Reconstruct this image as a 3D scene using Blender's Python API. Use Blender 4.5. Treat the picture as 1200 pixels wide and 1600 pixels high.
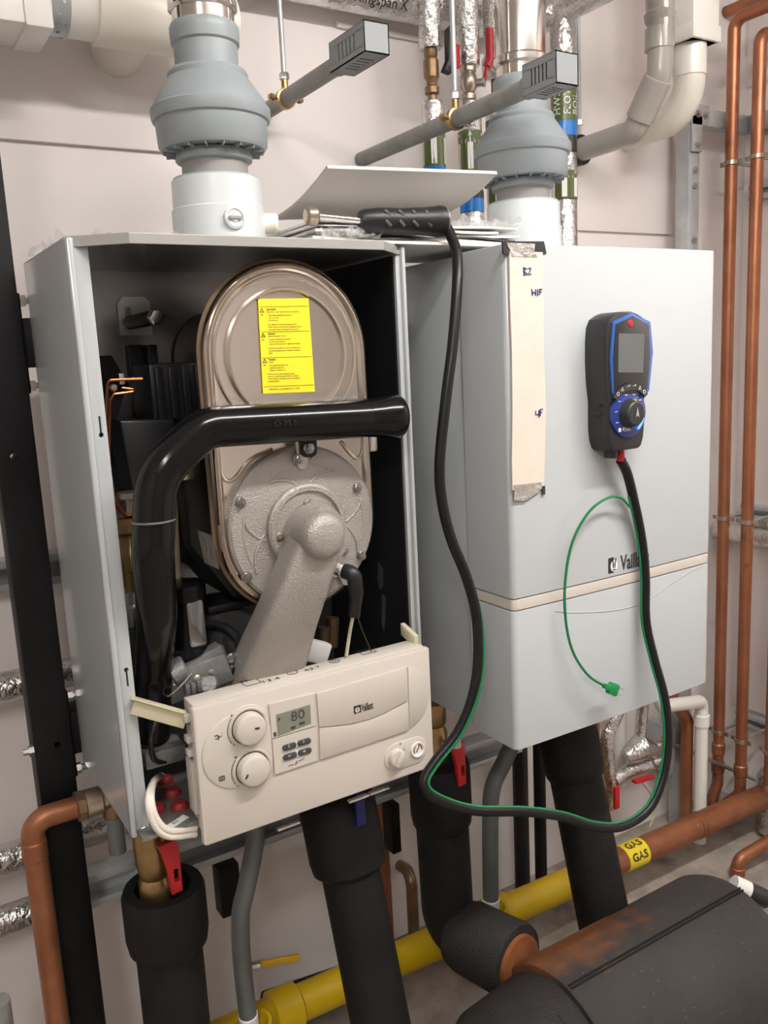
import bpy, bmesh, math, random
from mathutils import Vector, Matrix
random.seed(7)
for o in list(bpy.data.objects): bpy.data.objects.remove(o)
S = bpy.context.scene
C = S.collection
V = Vector
PI = math.pi

# ------------------------------------------------------------------ camera
CAM = V((-.2702, -1.1306, .6379))
RM = Matrix(((0.8471, -0.5292, -0.0489), (-0.1352, -0.1256, -0.9828), (0.514, 0.8391, -0.178)))
FPX = 1340.16
cd = bpy.data.cameras.new('camera'); cam = bpy.data.objects.new('camera', cd); C.objects.link(cam)
cd.sensor_fit = 'VERTICAL'; cd.sensor_height = 36.0; cd.lens = FPX / 1600 * 36.0
cd.clip_start = .02; cd.clip_end = 60
right, down, fwd = RM[0].normalized(), RM[1].normalized(), RM[2].normalized()
cam.matrix_world = Matrix(((right.x, -down.x, -fwd.x, CAM.x), (right.y, -down.y, -fwd.y, CAM.y),
                           (right.z, -down.z, -fwd.z, CAM.z), (0, 0, 0, 1)))
S.camera = cam

# ------------------------------------------------------------------ world, lamps, exposure
w = bpy.data.worlds.new('world'); S.world = w; w.use_nodes = True
w.node_tree.nodes['Background'].inputs[0].default_value = (1, .97, .94, 1)
w.node_tree.nodes['Background'].inputs[1].default_value = 0.0
S.view_settings.view_transform = 'Standard'; S.view_settings.look = 'None'
S.view_settings.exposure = 0.0; S.view_settings.gamma = 1.0; S.view_settings.use_curve_mapping = False
LAMP_STRENGTH = 79.0
LAMPS = [((.85, -1.0), 0, 1.5, 'white ceiling batten light above the space in front of the boilers'),
         ((-.95, -2.05), PI / 2, 1.2, 'white ceiling batten light over the side of the room away from the copper pipes')]

# room sizes
YW, XR, ZF, ZC = .55, 2.0, -.82, 1.80
XL, YF = -2.3, -4.3


def at(u, v, ax, val):
    """world point on the plane x/y/z = val seen at photograph pixel (u, v)"""
    d = RM.transposed() @ V(((u - 600) / FPX, (v - 800) / FPX, 1.0))
    i = 'xyz'.index(ax)
    return CAM + d * ((val - CAM[i]) / d[i])


# ------------------------------------------------------------------ materials
MATS = {}


def mat(name, col, rough=.5, metal=0.0, col2=None, nscale=6.0, namt=.5, bump=0.0, bscale=60.0, coat=0.0,
        emit=None, estr=0.0, alpha=1.0, trans=0.0, spec=.5, stretch=None, spots=None, detail=4.0, bdetail=3.0, voro=False, rvar=0.0):
    if name in MATS: return MATS[name]
    m = bpy.data.materials.new(name); m.use_nodes = True; MATS[name] = m
    nt = m.node_tree; N = nt.nodes; L = nt.links
    b = N['Principled BSDF']
    b.inputs['Base Color'].default_value = (*col, 1); b.inputs['Roughness'].default_value = rough
    b.inputs['Metallic'].default_value = metal; b.inputs['Coat Weight'].default_value = coat
    b.inputs['Coat Roughness'].default_value = .12
    b.inputs['Specular IOR Level'].default_value = spec
    b.inputs['Alpha'].default_value = alpha; b.inputs['Transmission Weight'].default_value = trans
    if emit:
        b.inputs['Emission Color'].default_value = (*emit, 1); b.inputs['Emission Strength'].default_value = estr
    geo = N.new('ShaderNodeNewGeometry'); src = geo.outputs['Position']
    if stretch:
        mp = N.new('ShaderNodeMapping'); mp.inputs['Scale'].default_value = stretch
        L.new(src, mp.inputs['Vector']); src = mp.outputs['Vector']
    cur = None
    if col2:
        n = N.new('ShaderNodeTexNoise'); n.inputs['Scale'].default_value = nscale; n.inputs['Detail'].default_value = detail
        n.inputs['Roughness'].default_value = .6
        L.new(src, n.inputs['Vector'])
        r = N.new('ShaderNodeValToRGB'); r.color_ramp.elements[0].position = .5 - .5 * (1 - namt) * .6; r.color_ramp.elements[1].position = .5 + .5 * (1 - namt) * .6 + .02
        r.color_ramp.elements[0].color = (*col, 1); r.color_ramp.elements[1].color = (*col2, 1)
        L.new(n.outputs['Fac'], r.inputs['Fac']); cur = r.outputs['Color']
        if rvar:
            rr = N.new('ShaderNodeMapRange'); rr.inputs[3].default_value = max(0, rough - rvar); rr.inputs[4].default_value = min(1, rough + rvar)
            L.new(n.outputs['Fac'], rr.inputs[0]); L.new(rr.outputs[0], b.inputs['Roughness'])
    if spots:   # (colour, scale, threshold)
        n = N.new('ShaderNodeTexNoise'); n.inputs['Scale'].default_value = spots[1]; n.inputs['Detail'].default_value = 6
        L.new(geo.outputs['Position'], n.inputs['Vector'])
        mr = N.new('ShaderNodeMapRange'); mr.inputs[1].default_value = spots[2]; mr.inputs[2].default_value = spots[2] + .06
        L.new(n.outputs['Fac'], mr.inputs[0])
        mx = N.new('ShaderNodeMixRGB'); L.new(mr.outputs[0], mx.inputs[0])
        if cur: L.new(cur, mx.inputs[1])
        else: mx.inputs[1].default_value = (*col, 1)
        mx.inputs[2].default_value = (*spots[0], 1); cur = mx.outputs[0]
    if cur: L.new(cur, b.inputs['Base Color'])
    if bump:
        if voro:
            n = N.new('ShaderNodeTexVoronoi'); n.inputs['Scale'].default_value = bscale; out = n.outputs['Distance']
        else:
            n = N.new('ShaderNodeTexNoise'); n.inputs['Scale'].default_value = bscale; n.inputs['Detail'].default_value = bdetail; out = n.outputs['Fac']
        L.new(src, n.inputs['Vector'])
        bp = N.new('ShaderNodeBump'); bp.inputs['Strength'].default_value = min(1, bump); bp.inputs['Distance'].default_value = .004 if bump <= 1 else .004 * bump
        L.new(out, bp.inputs['Height']); L.new(bp.outputs['Normal'], b.inputs['Normal'])
    return m


mat('wall', (.80, .74, .715), .55, col2=(.87, .815, .79), nscale=1.6, bump=.35, bscale=9, bdetail=6, spots=((.55, .48, .44), 5.5, .71))
mat('wall_far', (.58, .55, .53), .6, col2=(.62, .59, .57), nscale=2)
mat('board', (.80, .735, .71), .5, col2=(.86, .80, .78), nscale=2.0, bump=.15, bscale=7)
mat('floor', (.22, .185, .155), .85, col2=(.44, .385, .33), nscale=7, bump=.8, bscale=30, bdetail=8, spots=((.16, .12, .10), 4, .60))
mat('ceiling', (.80, .78, .76), .7, col2=(.84, .82, .80), nscale=2)
mat('lamp', (1, 1, 1), .5, emit=(1, .965, .925), estr=LAMP_STRENGTH)
mat('lampbody', (.8, .8, .8), .4)
mat('case', (.435, .458, .468), .22, coat=.35)
mat('case_side', (.435, .458, .468), .22, coat=.35)
mat('lip', (.36, .35, .335), .42, metal=.3)
mat('inner', (.36, .355, .36), .24, metal=.75)
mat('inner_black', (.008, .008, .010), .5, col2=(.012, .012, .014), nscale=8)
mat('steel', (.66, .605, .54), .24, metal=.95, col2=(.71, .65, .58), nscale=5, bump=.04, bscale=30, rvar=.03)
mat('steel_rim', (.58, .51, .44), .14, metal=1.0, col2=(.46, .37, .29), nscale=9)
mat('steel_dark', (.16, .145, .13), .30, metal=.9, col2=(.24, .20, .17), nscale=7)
mat('cast', (.35, .325, .295), .46, metal=.45, col2=(.41, .38, .35), nscale=8, bump=.45, bscale=420, bdetail=2)
mat('castgrey', (.17, .17, .17), .42, metal=.5, col2=(.26, .255, .25), nscale=20, bump=.3, bscale=200)
mat('zinc', (.50, .50, .49), .28, metal=.95, col2=(.66, .66, .65), nscale=30)
mat('galv', (.42, .44, .455), .42, metal=.45, col2=(.54, .56, .575), nscale=14, bump=.1, bscale=60)
mat('chrome', (.80, .78, .75), .12, metal=1)
mat('stainless', (.62, .57, .52), .16, metal=1, col2=(.72, .68, .64), nscale=3, bump=.12, bscale=9)
mat('blackpipe', (.005, .005, .0055), .16, spec=.28)
mat('rubber', (.0075, .0072, .0075), .60, spec=.22, col2=(.013, .0125, .0125), nscale=7, bump=.3, bscale=150)
mat('blackplastic', (.009, .009, .010), .42, spec=.4, col2=(.014, .014, .015), nscale=10)
mat('blacksteel', (.0025, .0025, .003), .55, spec=.2, col2=(.012, .012, .013), nscale=5, bump=.1, bscale=120)
mat('brass', (.46, .31, .13), .32, metal=.9, col2=(.33, .22, .10), nscale=30)
mat('bronze', (.30, .19, .10), .40, metal=.7, col2=(.20, .13, .08), nscale=22)
mat('nickel', (.55, .48, .40), .30, metal=.9, col2=(.42, .35, .28), nscale=25)
mat('copper', (.44, .18, .095), .40, metal=.7, col2=(.35, .135, .07), nscale=9, spots=((.22, .11, .07), 14, .63), rvar=.06)
mat('copper_dull', (.38, .155, .075), .45, metal=.55, col2=(.28, .105, .05), nscale=16, spots=((.42, .33, .26), 30, .72))
mat('foil', (.80, .80, .80), .20, metal=1, col2=(.60, .58, .56), nscale=25, bump=1.0, bscale=95, bdetail=4, rvar=.05)
mat('pvc_white', (.84, .82, .76), .28, coat=.2, col2=(.86, .84, .79), nscale=3)
mat('pvc_cream', (.80, .75, .66), .35, col2=(.83, .78, .69), nscale=3)
mat('pvc_grey', (.37, .345, .305), .28, coat=.3, col2=(.40, .375, .335), nscale=4)
mat('conduit', (.29, .295, .28), .5, metal=.25, col2=(.21, .215, .205), nscale=25)
mat('boxgrey', (.23, .245, .25), .45)
mat('flue_white', (.61, .645, .655), .30, coat=.2)
mat('flue_grey', (.27, .30, .315), .42)
mat('flue_taupe', (.28, .265, .255), .5)
mat('panel', (.56, .51, .455), .42)
mat('panel_flap', (.535, .485, .43), .42)
mat('bracket', (.56, .51, .36), .42, col2=(.50, .45, .31), nscale=12)
mat('lcd', (.20, .205, .165), .16, coat=.4)
mat('lcd_ink', (.045, .05, .04), .5)
mat('ink', (.025, .022, .022), .55)
mat('ink_blue', (.02, .025, .18), .5)
mat('button', (.045, .052, .058), .4)
mat('white', (.80, .78, .75), .45)
mat('cable_white', (.72, .66, .58), .45)
mat('yellow_label', (.90, .71, .02), .5)
mat('yellow', (.68, .455, .006), .42, col2=(.60, .39, .006), nscale=8, spots=((.22, .15, .04), 16, .68))
mat('yellow_handle', (.60, .36, .02), .45)
mat('red', (.50, .012, .018), .4)
mat('red_grommet', (.26, .02, .018), .55)
mat('blue_handle', (.004, .012, .12), .45)
mat('green_band', (.075, .105, .022), .3, coat=.5)
mat('blue_band', (.005, .17, .55), .3, coat=.5)
mat('black_band', (.015, .015, .015), .35, coat=.4)
mat('paper', (.66, .56, .48), .65, col2=(.71, .62, .54), nscale=18, namt=.3, bump=.25, bscale=22)
mat('duct_tape', (.42, .39, .37), .35, metal=.6, col2=(.58, .54, .50), nscale=60, bump=.9, bscale=120)
mat('black_tape', (.02, .02, .02), .5)
mat('meter_black', (.016, .016, .018), .45, col2=(.021, .021, .023), nscale=15)
mat('meter_face', (.020, .018, .018), .22, coat=.3)
mat('meter_blue', (.02, .10, .36), .25, coat=.6)
mat('meter_ring', (.008, .030, .20), .3, coat=.4)
mat('meter_screen', (.075, .085, .085), .07, coat=1.0)
mat('led', (.05, .10, .8), .3, emit=(.03, .10, 1.0), estr=9.0)
mat('hose', (.008, .008, .009), .36, spec=.3)
mat('green_wire', (.005, .16, .055), .35)
mat('green_plug', (.006, .22, .065), .4)
mat('sheet', (.47, .445, .42), .45, col2=(.50, .475, .45), nscale=4, bump=.2, bscale=6)
mat('docpaper', (.78, .76, .73), .5)
mat('docgreen', (.40, .50, .10), .5)
mat('docdark', (.06, .06, .065), .45)
mat('film', (.82, .82, .82), .15, alpha=.22)
mat('header', (.030, .0265, .0245), .56, spec=.42, col2=(.046, .040, .037), nscale=5, bump=.6, bscale=420)
mat('rust', (.30, .10, .028), .7, col2=(.17, .055, .018), nscale=30)
mat('copper_capillary', (.34, .12, .05), .3, metal=.9)
mat('lagging2', (.020, .018, .017), .62, spec=.3, col2=(.030, .027, .026), nscale=6, bump=.7, bscale=240)
mat('boltsteel', (.36, .36, .355), .2, metal=1.0)
mat('dullchrome', (.30, .31, .32), .12, metal=1.0)
mat('fandark', (.07, .07, .07), .45, metal=.3)
mat('gasket', (.26, .18, .12), .5, metal=.5)


def header_material():
    m = MATS['header']; nt = m.node_tree; N = nt.nodes; L = nt.links; b = N['Principled BSDF']
    old = b.inputs['Base Color'].links[0].from_socket
    geo = N.new('ShaderNodeNewGeometry')
    # rust-brown dust stain on the lagging near the open joint
    vm = N.new('ShaderNodeVectorMath'); vm.operation = 'SUBTRACT'; L.new(geo.outputs['Position'], vm.inputs[0]); vm.inputs[1].default_value = (.745, -.02, -.50)
    sc = N.new('ShaderNodeVectorMath'); sc.operation = 'MULTIPLY'; L.new(vm.outputs[0], sc.inputs[0]); sc.inputs[1].default_value = (5.2, 9, 9)
    ln = N.new('ShaderNodeVectorMath'); ln.operation = 'LENGTH'; L.new(sc.outputs[0], ln.inputs[0])
    nz = N.new('ShaderNodeTexNoise'); nz.inputs['Scale'].default_value = 26; nz.inputs['Detail'].default_value = 6; L.new(geo.outputs['Position'], nz.inputs['Vector'])
    ad = N.new('ShaderNodeMath'); ad.operation = 'MULTIPLY_ADD'; L.new(nz.outputs['Fac'], ad.inputs[0]); ad.inputs[1].default_value = 1.6; L.new(ln.outputs['Value'], ad.inputs[2])
    mr = N.new('ShaderNodeMapRange'); mr.inputs[1].default_value = 1.95; mr.inputs[2].default_value = 1.0; L.new(ad.outputs[0], mr.inputs[0])
    mx = N.new('ShaderNodeMixRGB'); L.new(mr.outputs[0], mx.inputs[0]); L.new(old, mx.inputs[1]); mx.inputs[2].default_value = (.24, .085, .028, 1)
    # pale specks of dust
    vo = N.new('ShaderNodeTexVoronoi'); vo.inputs['Scale'].default_value = 62; L.new(geo.outputs['Position'], vo.inputs['Vector'])
    lt = N.new('ShaderNodeMath'); lt.operation = 'LESS_THAN'; lt.inputs[1].default_value = .055; L.new(vo.outputs['Distance'], lt.inputs[0])
    m2 = N.new('ShaderNodeMixRGB'); L.new(lt.outputs[0], m2.inputs[0]); L.new(mx.outputs[0], m2.inputs[1]); m2.inputs[2].default_value = (.34, .32, .31, 1)
    L.new(m2.outputs[0], b.inputs['Base Color'])


header_material()


# ------------------------------------------------------------------ mesh helpers
def frame(d):
    d = d.normalized()
    a = V((0, 0, 1)) if abs(d.z) < .9 else V((1, 0, 0))
    x = a.cross(d).normalized(); y = d.cross(x).normalized()
    return x, y, d


def fillet(pts, r, n=8):
    pts = [V(p) for p in pts]
    if len(pts) < 3 or (not isinstance(r, (list, tuple)) and r <= 0): return pts
    out = [pts[0]]
    for i in range(1, len(pts) - 1):
        p, a, b = pts[i], pts[i - 1], pts[i + 1]
        da, db = (a - p), (b - p); la, lb = da.length, db.length; da.normalize(); db.normalize()
        ang = da.angle(db)
        if ang > PI - .05: out.append(p); continue
        rr = r[i] if isinstance(r, (list, tuple)) else r
        t = min(rr / math.tan(ang / 2), la * .49, lb * .49); rad = t * math.tan(ang / 2)
        c = p + (da + db).normalized() * (rad / math.sin(ang / 2))
        s, e = p + da * t - c, p + db * t - c
        tot = s.angle(e); ax = s.cross(e).normalized()
        for k in range(n + 1): out.append(c + Matrix.Rotation(tot * k / n, 3, ax) @ s)
    out.append(pts[-1]); return out


def spline(pts, n=10):
    pts = [V(p) for p in pts]; P = [pts[0] * 2 - pts[1]] + pts + [pts[-1] * 2 - pts[-2]]; out = []
    for i in range(1, len(P) - 2):
        a, b, c, d = P[i - 1:i + 3]
        for k in range(n):
            t = k / n
            out.append(.5 * ((2 * b) + (c - a) * t + (2 * a - 5 * b + 4 * c - d) * t * t + (3 * b - a - 3 * c + d) * t ** 3))
    out.append(pts[-1]); return out


class MB:
    def __init__(s): s.v = []; s.f = []

    def add(s, vs, fs):
        k = len(s.v); s.v += [V(p) for p in vs]; s.f += [tuple(i + k for i in f) for f in fs]; return s

    def box(s, x0, x1, y0, y1, z0, z1, bev=0.0):
        return s.obox(V(((x0 + x1) / 2, (y0 + y1) / 2, (z0 + z1) / 2)), V((1, 0, 0)), V((0, 1, 0)), V((0, 0, 1)), (x1 - x0) / 2, (y1 - y0) / 2, (z1 - z0) / 2, bev)

    def obox(s, c, ex, ey, ez, hx, hy, hz, bev=0.0):
        bm = bmesh.new(); bmesh.ops.create_cube(bm, size=2)
        for v in bm.verts: v.co = V((v.co.x * hx, v.co.y * hy, v.co.z * hz))
        if bev > 0: bmesh.ops.bevel(bm, geom=list(bm.edges), offset=min(bev, hx * .9, hy * .9, hz * .9), segments=2, affect='EDGES', profile=.5)
        bm.verts.index_update(); c = V(c)
        s.add([c + ex * v.co.x + ey * v.co.y + ez * v.co.z for v in bm.verts], [[v.index for v in f.verts] for f in bm.faces]); bm.free(); return s

    def lathe(s, o, d, prof, seg=32, cap=True, close=False):
        x, y, d = frame(V(d)); o = V(o); vs = []; fs = []
        for r, h in prof:
            for k in range(seg):
                a = 2 * PI * k / seg; vs.append(o + d * h + (x * math.cos(a) + y * math.sin(a)) * r)
        n = len(prof)
        for i in range(n if close else n - 1):
            j = (i + 1) % n
            for k in range(seg):
                q = (k + 1) % seg; fs.append((i * seg + k, i * seg + q, j * seg + q, j * seg + k))
        if cap and not close:
            fs.append(tuple(range(seg - 1, -1, -1))); fs.append(tuple((n - 1) * seg + k for k in range(seg)))
        return s.add(vs, fs)

    def cyl(s, a, b, r, r2=None, seg=20, bev=0.0):
        a, b = V(a), V(b); L = (b - a).length; r2 = r if r2 is None else r2
        pr = [(r, 0), (r2, L)] if bev <= 0 else [(r - bev, 0), (r, bev), (r2, L - bev), (r2 - bev, L)]
        return s.lathe(a, b - a, pr, seg)

    def tube(s, path, r, seg=14, cap=True, scale=None):
        path = [V(p) for p in path]
        keep = [path[0]]
        for p in path[1:]:
            if (p - keep[-1]).length > 1e-5: keep.append(p)
        path = keep; n = len(path)
        t = [(path[min(i + 1, n - 1)] - path[max(i - 1, 0)]).normalized() for i in range(n)]
        x, y, _ = frame(t[0]); vs = []; fs = []
        for i in range(n):
            if i: x = (x - t[i] * x.dot(t[i])).normalized()
            y = t[i].cross(x)
            rr = r(i / (n - 1)) if callable(r) else r
            for k in range(seg):
                a = 2 * PI * k / seg; vs.append(path[i] + (x * math.cos(a) + y * math.sin(a)) * rr)
        for i in range(n - 1):
            for k in range(seg):
                q = (k + 1) % seg; fs.append((i * seg + k, i * seg + q, (i + 1) * seg + q, (i + 1) * seg + k))
        if cap: fs.append(tuple(range(seg - 1, -1, -1))); fs.append(tuple((n - 1) * seg + k for k in range(seg)))
        return s.add(vs, fs)

    def prism(s, pts, o, ex, ey, depth, bev=0.0):
        """2D outline in (ex, ey) at o, extruded along n = ex x ey by depth, bevelled on the far rim"""
        ex, ey = V(ex), V(ey); n = ex.cross(ey).normalized(); o = V(o); k = len(pts); vs = []; fs = []
        def ring(off, h):
            if off == 0: return [o + ex * p[0] + ey * p[1] + n * h for p in pts]
            r = []
            ar = sum(pts[i][0] * pts[(i + 1) % k][1] - pts[(i + 1) % k][0] * pts[i][1] for i in range(k)); sg = 1 if ar > 0 else -1
            for i in range(k):
                a, b, c = pts[i - 1], pts[i], pts[(i + 1) % k]
                e1 = V((b[0] - a[0], b[1] - a[1])); e2 = V((c[0] - b[0], c[1] - b[1]))
                e1 = e1.normalized() if e1.length else V((1, 0)); e2 = e2.normalized() if e2.length else e1
                m = V((-(e1.y + e2.y), e1.x + e2.x)); m = m.normalized() * sg if m.length > 1e-6 else V((0, 0))
                r.append(o + ex * (b[0] + m.x * off) + ey * (b[1] + m.y * off) + n * h)
            return r
        rings = [ring(0, 0), ring(0, depth - bev)] + ([ring(bev * .3, depth - bev * .3), ring(bev, depth)] if bev > 0 else [])
        for r in rings: vs += r
        for i in range(len(rings) - 1):
            for j in range(k):
                q = (j + 1) % k; fs.append((i * k + j, i * k + q, (i + 1) * k + q, (i + 1) * k + j))
        fs.append(tuple(range(k - 1, -1, -1))); fs.append(tuple((len(rings) - 1) * k + j for j in range(k)))
        return s.add(vs, fs)

    def loft(s, secs, seg=28, p=2.6):
        """secs: (centre, ex, ey, half width, half height)"""
        vs = []; fs = []
        for c, ex, ey, a, b in secs:
            for k in range(seg):
                t = 2 * PI * k / seg; cc, ss = math.cos(t), math.sin(t)
                vs.append(V(c) + ex * (a * math.copysign(abs(cc) ** (2 / p), cc)) + ey * (b * math.copysign(abs(ss) ** (2 / p), ss)))
        for i in range(len(secs) - 1):
            for k in range(seg):
                q = (k + 1) % seg; fs.append((i * seg + k, i * seg + q, (i + 1) * seg + q, (i + 1) * seg + k))
        fs.append(tuple(range(seg - 1, -1, -1))); fs.append(tuple((len(secs) - 1) * seg + k for k in range(seg)))
        return s.add(vs, fs)

    def sphere(s, c, r, seg=16, ring=8):
        return s.lathe(V(c) - V((0, 0, r)), (0, 0, 1), [(max(1e-4, r * math.sin(PI * i / ring)), r - r * math.cos(PI * i / ring)) for i in range(ring + 1)], seg)

    def mesh(s, name, m, L=V((0, 0, 0)), smooth=True, angle=.6):
        me = bpy.data.meshes.new(name)
        me.from_pydata([tuple(p - L) for p in s.v], [], s.f)
        bm = bmesh.new(); bm.from_mesh(me); bmesh.ops.recalc_face_normals(bm, faces=bm.faces); bm.to_mesh(me); bm.free()
        me.materials.append(MATS[m])
        if smooth:
            for p in me.polygons: p.use_smooth = True
            me.set_sharp_from_angle(angle=angle)
        return me

    def build(s, name, m, parent=None, label=None, cat=None, group=None, kind=None, smooth=True, angle=.6, plabel=None):
        if parent is not None: L = rootloc(parent)
        else:
            xs = [p.x for p in s.v]; ys = [p.y for p in s.v]; zs = [p.z for p in s.v]
            L = V(((min(xs) + max(xs)) / 2, (min(ys) + max(ys)) / 2, min(zs)))
        o = bpy.data.objects.new(name, s.mesh(name, m, L, smooth, angle)); C.objects.link(o)
        if parent is not None: o.parent = parent
        else: o.location = L
        tag(o, label or plabel, cat, group, kind)
        return o


def rootloc(o):
    while o.parent: o = o.parent
    return V(o.location)


def tag(o, label=None, cat=None, group=None, kind=None):
    if label: o['label'] = label
    if cat: o['category'] = cat
    if group: o['group'] = group
    if kind: o['kind'] = kind
    return o


def thing(name, loc, label, cat, group=None):
    o = bpy.data.objects.new(name, None); C.objects.link(o); o.location = loc; o.empty_display_size = .05
    return tag(o, label, cat, group)


def place(name, me, parent, loc, rot=None):
    """another object sharing mesh me (built round the origin), put at world point loc"""
    o = bpy.data.objects.new(name, me); C.objects.link(o); o.parent = parent; o.location = V(loc) - rootloc(parent)
    if rot is not None: o.rotation_euler = rot
    return o


def dup(root, off, label, skip=()):
    r = root.copy(); C.objects.link(r); r.location = root.location + V(off); r['label'] = label
    for ch in list(root.children):
        if ch.name.split('.')[0] in skip: continue
        c = ch.copy(); C.objects.link(c); c.parent = r
        for g in list(ch.children):
            d = g.copy(); C.objects.link(d); d.parent = c
    return r


def arc(c, r, a0, a1, n=16):
    return [(c[0] + r * math.cos(a0 + (a1 - a0) * k / n), c[1] + r * math.sin(a0 + (a1 - a0) * k / n)) for k in range(n + 1)]


def rrect(w, h, r, n=5):
    pts = []
    for cx, cy, a in ((w / 2 - r, h / 2 - r, 0), (-w / 2 + r, h / 2 - r, PI / 2), (-w / 2 + r, -h / 2 + r, PI), (w / 2 - r, -h / 2 + r, 1.5 * PI)):
        pts += arc((cx, cy), r, a, a + PI / 2, n)
    return pts


EX, EY, EZ = V((1, 0, 0)), V((0, 1, 0)), V((0, 0, 1))


def font_mesh(s, bold=0.0):
    cu = bpy.data.curves.new('t', 'FONT'); cu.body = s; cu.offset = bold; cu.resolution_u = 2
    ob = bpy.data.objects.new('t', cu); me = bpy.data.meshes.new_from_object(ob)
    vs = [v.co.copy() for v in me.vertices]; fs = [list(p.vertices) for p in me.polygons]
    bpy.data.objects.remove(ob); bpy.data.curves.remove(cu); bpy.data.meshes.remove(me)
    return vs, fs


def text(name, s, o, m, parent, width=None, height=.01, ex=EX, ey=EZ, bold=0.0, lift=.0004, fn=None, plabel=None):
    """flat lettering whose lower left corner is o; fn maps (a, b) to a point instead when given"""
    vs, fs = font_mesh(s, bold)
    if not vs: return None
    x0 = min(v.x for v in vs); x1 = max(v.x for v in vs); y0 = min(v.y for v in vs); y1 = max(v.y for v in vs)
    sy = height / (y1 - y0); sx = sy if width is None else width / (x1 - x0)
    n = ex.cross(ey).normalized(); mb = MB()
    if fn: mb.add([fn((v.x - x0) * sx, (v.y - y0) * sy) for v in vs], fs)
    else: mb.add([V(o) + ex * (v.x - x0) * sx + ey * (v.y - y0) * sy + n * lift for v in vs], fs)
    return mb.build(name, m, parent, smooth=False, plabel=plabel)


def on_cyl(base, axis, ref, r):
    """(a along axis, b round the pipe) -> point just off the pipe's surface"""
    axis = V(axis).normalized(); ref = V(ref); ref = (ref - axis * ref.dot(axis)).normalized(); side = axis.cross(ref)
    return lambda a, b: V(base) + axis * a + (ref * math.cos(b / r) + side * math.sin(b / r)) * (r + .0006)


def strokes(name, lines, m, parent, r=.0007):
    mb = MB()
    for l in lines: mb.tube([V(p) for p in l], r, 6)
    return mb.build(name, m, parent)


def cut(o, mb):
    """cut the shape mb (world coordinates) out of mesh object o"""
    t_ = bpy.data.objects.new('cutter', mb.mesh('cutter', o.data.materials[0].name, V((0, 0, 0)))); C.objects.link(t_)
    md = o.modifiers.new('cut', 'BOOLEAN'); md.object = t_; md.operation = 'DIFFERENCE'; md.solver = 'EXACT'
    me = bpy.data.meshes.new_from_object(o.evaluated_get(bpy.context.evaluated_depsgraph_get()))
    o.modifiers.clear(); o.data = me; bpy.data.objects.remove(t_)
    for p in me.polygons: p.use_smooth = True
    me.set_sharp_from_angle(angle=.6)


def pxline(pts, ax, val): return [at(u, v, ax, val) for u, v in pts]


# ================================================================== THE SETTING
T = .10
MB().box(XL - T, XR + T, YW, YW + T, ZF - T, ZC + T).build('wall_back', 'wall', kind='structure', label='white painted back wall behind both boilers')
MB().box(XR, XR + T, YF - T, YW + T, ZF - T, ZC + T).build('wall_right', 'wall', kind='structure', label='white painted side wall carrying the copper pipes')
MB().box(XL - T, XL, YF - T, YW + T, ZF - T, ZC + T).build('wall_left', 'wall_far', kind='structure')
MB().box(XL - T, XR + T, YF - T, YF, ZF - T, ZC + T).build('wall_front', 'wall_far', kind='structure')
MB().box(XL - T, XR + T, YF - T, YW + T, ZF - T, ZF).build('floor', 'floor', kind='structure', label='dusty rough concrete floor')
MB().box(XL - T, XR + T, YF - T, YW + T, ZC, ZC + T).build('ceiling', 'ceiling', kind='structure')
# boarded upper part of the back wall, its lower edge a fine shadow line
MB().box(XL, .33, YW - .010, YW + .005, 1.040, ZC, .002).build('trim_1', 'board', kind='structure', label='white board fixed to the wall above a thin joint')
MB().box(1.15, 1.735, YW - .010, YW + .005, .932, ZC, .002).build('trim_2', 'board', kind='structure', label='white board fixed to the wall behind the grey waste pipe')
MB().box(XR - .012, XR + .005, -1.2, .50, -.50, 1.19, .002).build('trim_3', 'board', kind='structure', label='white board fixed to the side wall behind the copper pipes')
MB().box(XR - .010, XR + .005, -1.2, .50, 1.33, ZC, .002).build('trim_4', 'board', kind='structure', label='white board fixed high on the side wall')

for ((lx, ly), rz, ln, lab), lname, dname in zip(LAMPS, ('ceiling_light_offscreen', 'ceiling_batten_offscreen'), ('diffuser_offscreen', 'batten_diffuser_offscreen')):
    t = thing(lname, (lx, ly, ZC - .055), lab, 'ceiling light', 'ceiling lights')
    ex = V((math.cos(rz), math.sin(rz), 0)); ey = V((-math.sin(rz), math.cos(rz), 0)); c = V((lx, ly, 0))
    MB().obox(c + EZ * (ZC - .014), ex, ey, EZ, ln / 2 + .02, .07, .014, .004).build('housing', 'lampbody', t)
    MB().obox(c + EZ * (ZC - .041), ex, ey, EZ, ln / 2, .06, .014, .010).build(dname, 'lamp', t)

# ================================================================== OPEN BOILER
BX0, BX1, BD, BH = -.016, .476, .285, .80
b1 = thing('wall_boiler', (.23, .14, 0), 'wall-hung white boiler with its front cover off and the works exposed', 'boiler', 'wall-hung boilers')
# outer sheets
MB().prism([(0, .02), (.02, 0), (BD, 0.075), (BD, BH), (0, BH)] if False else [(0, 0), (BD, .0), (BD, BH), (0, BH)], (BX0, 0, 0), EY, EZ, .008).build('side_panel', 'case_side', b1)
MB().box(BX1 - .008, BX1, 0, BD, 0, BH, .001).build('side_panel', 'case_side', b1)
MB().box(BX0 + .008, BX1 - .008, BD - .008, BD, 0, BH).build('back_panel', 'inner', b1)
MB().box(BX1 - .012, BX1 - .0081, .012, BD - .009, .02, BH - .012).build('side_lining', 'inner_black', b1)
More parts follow.
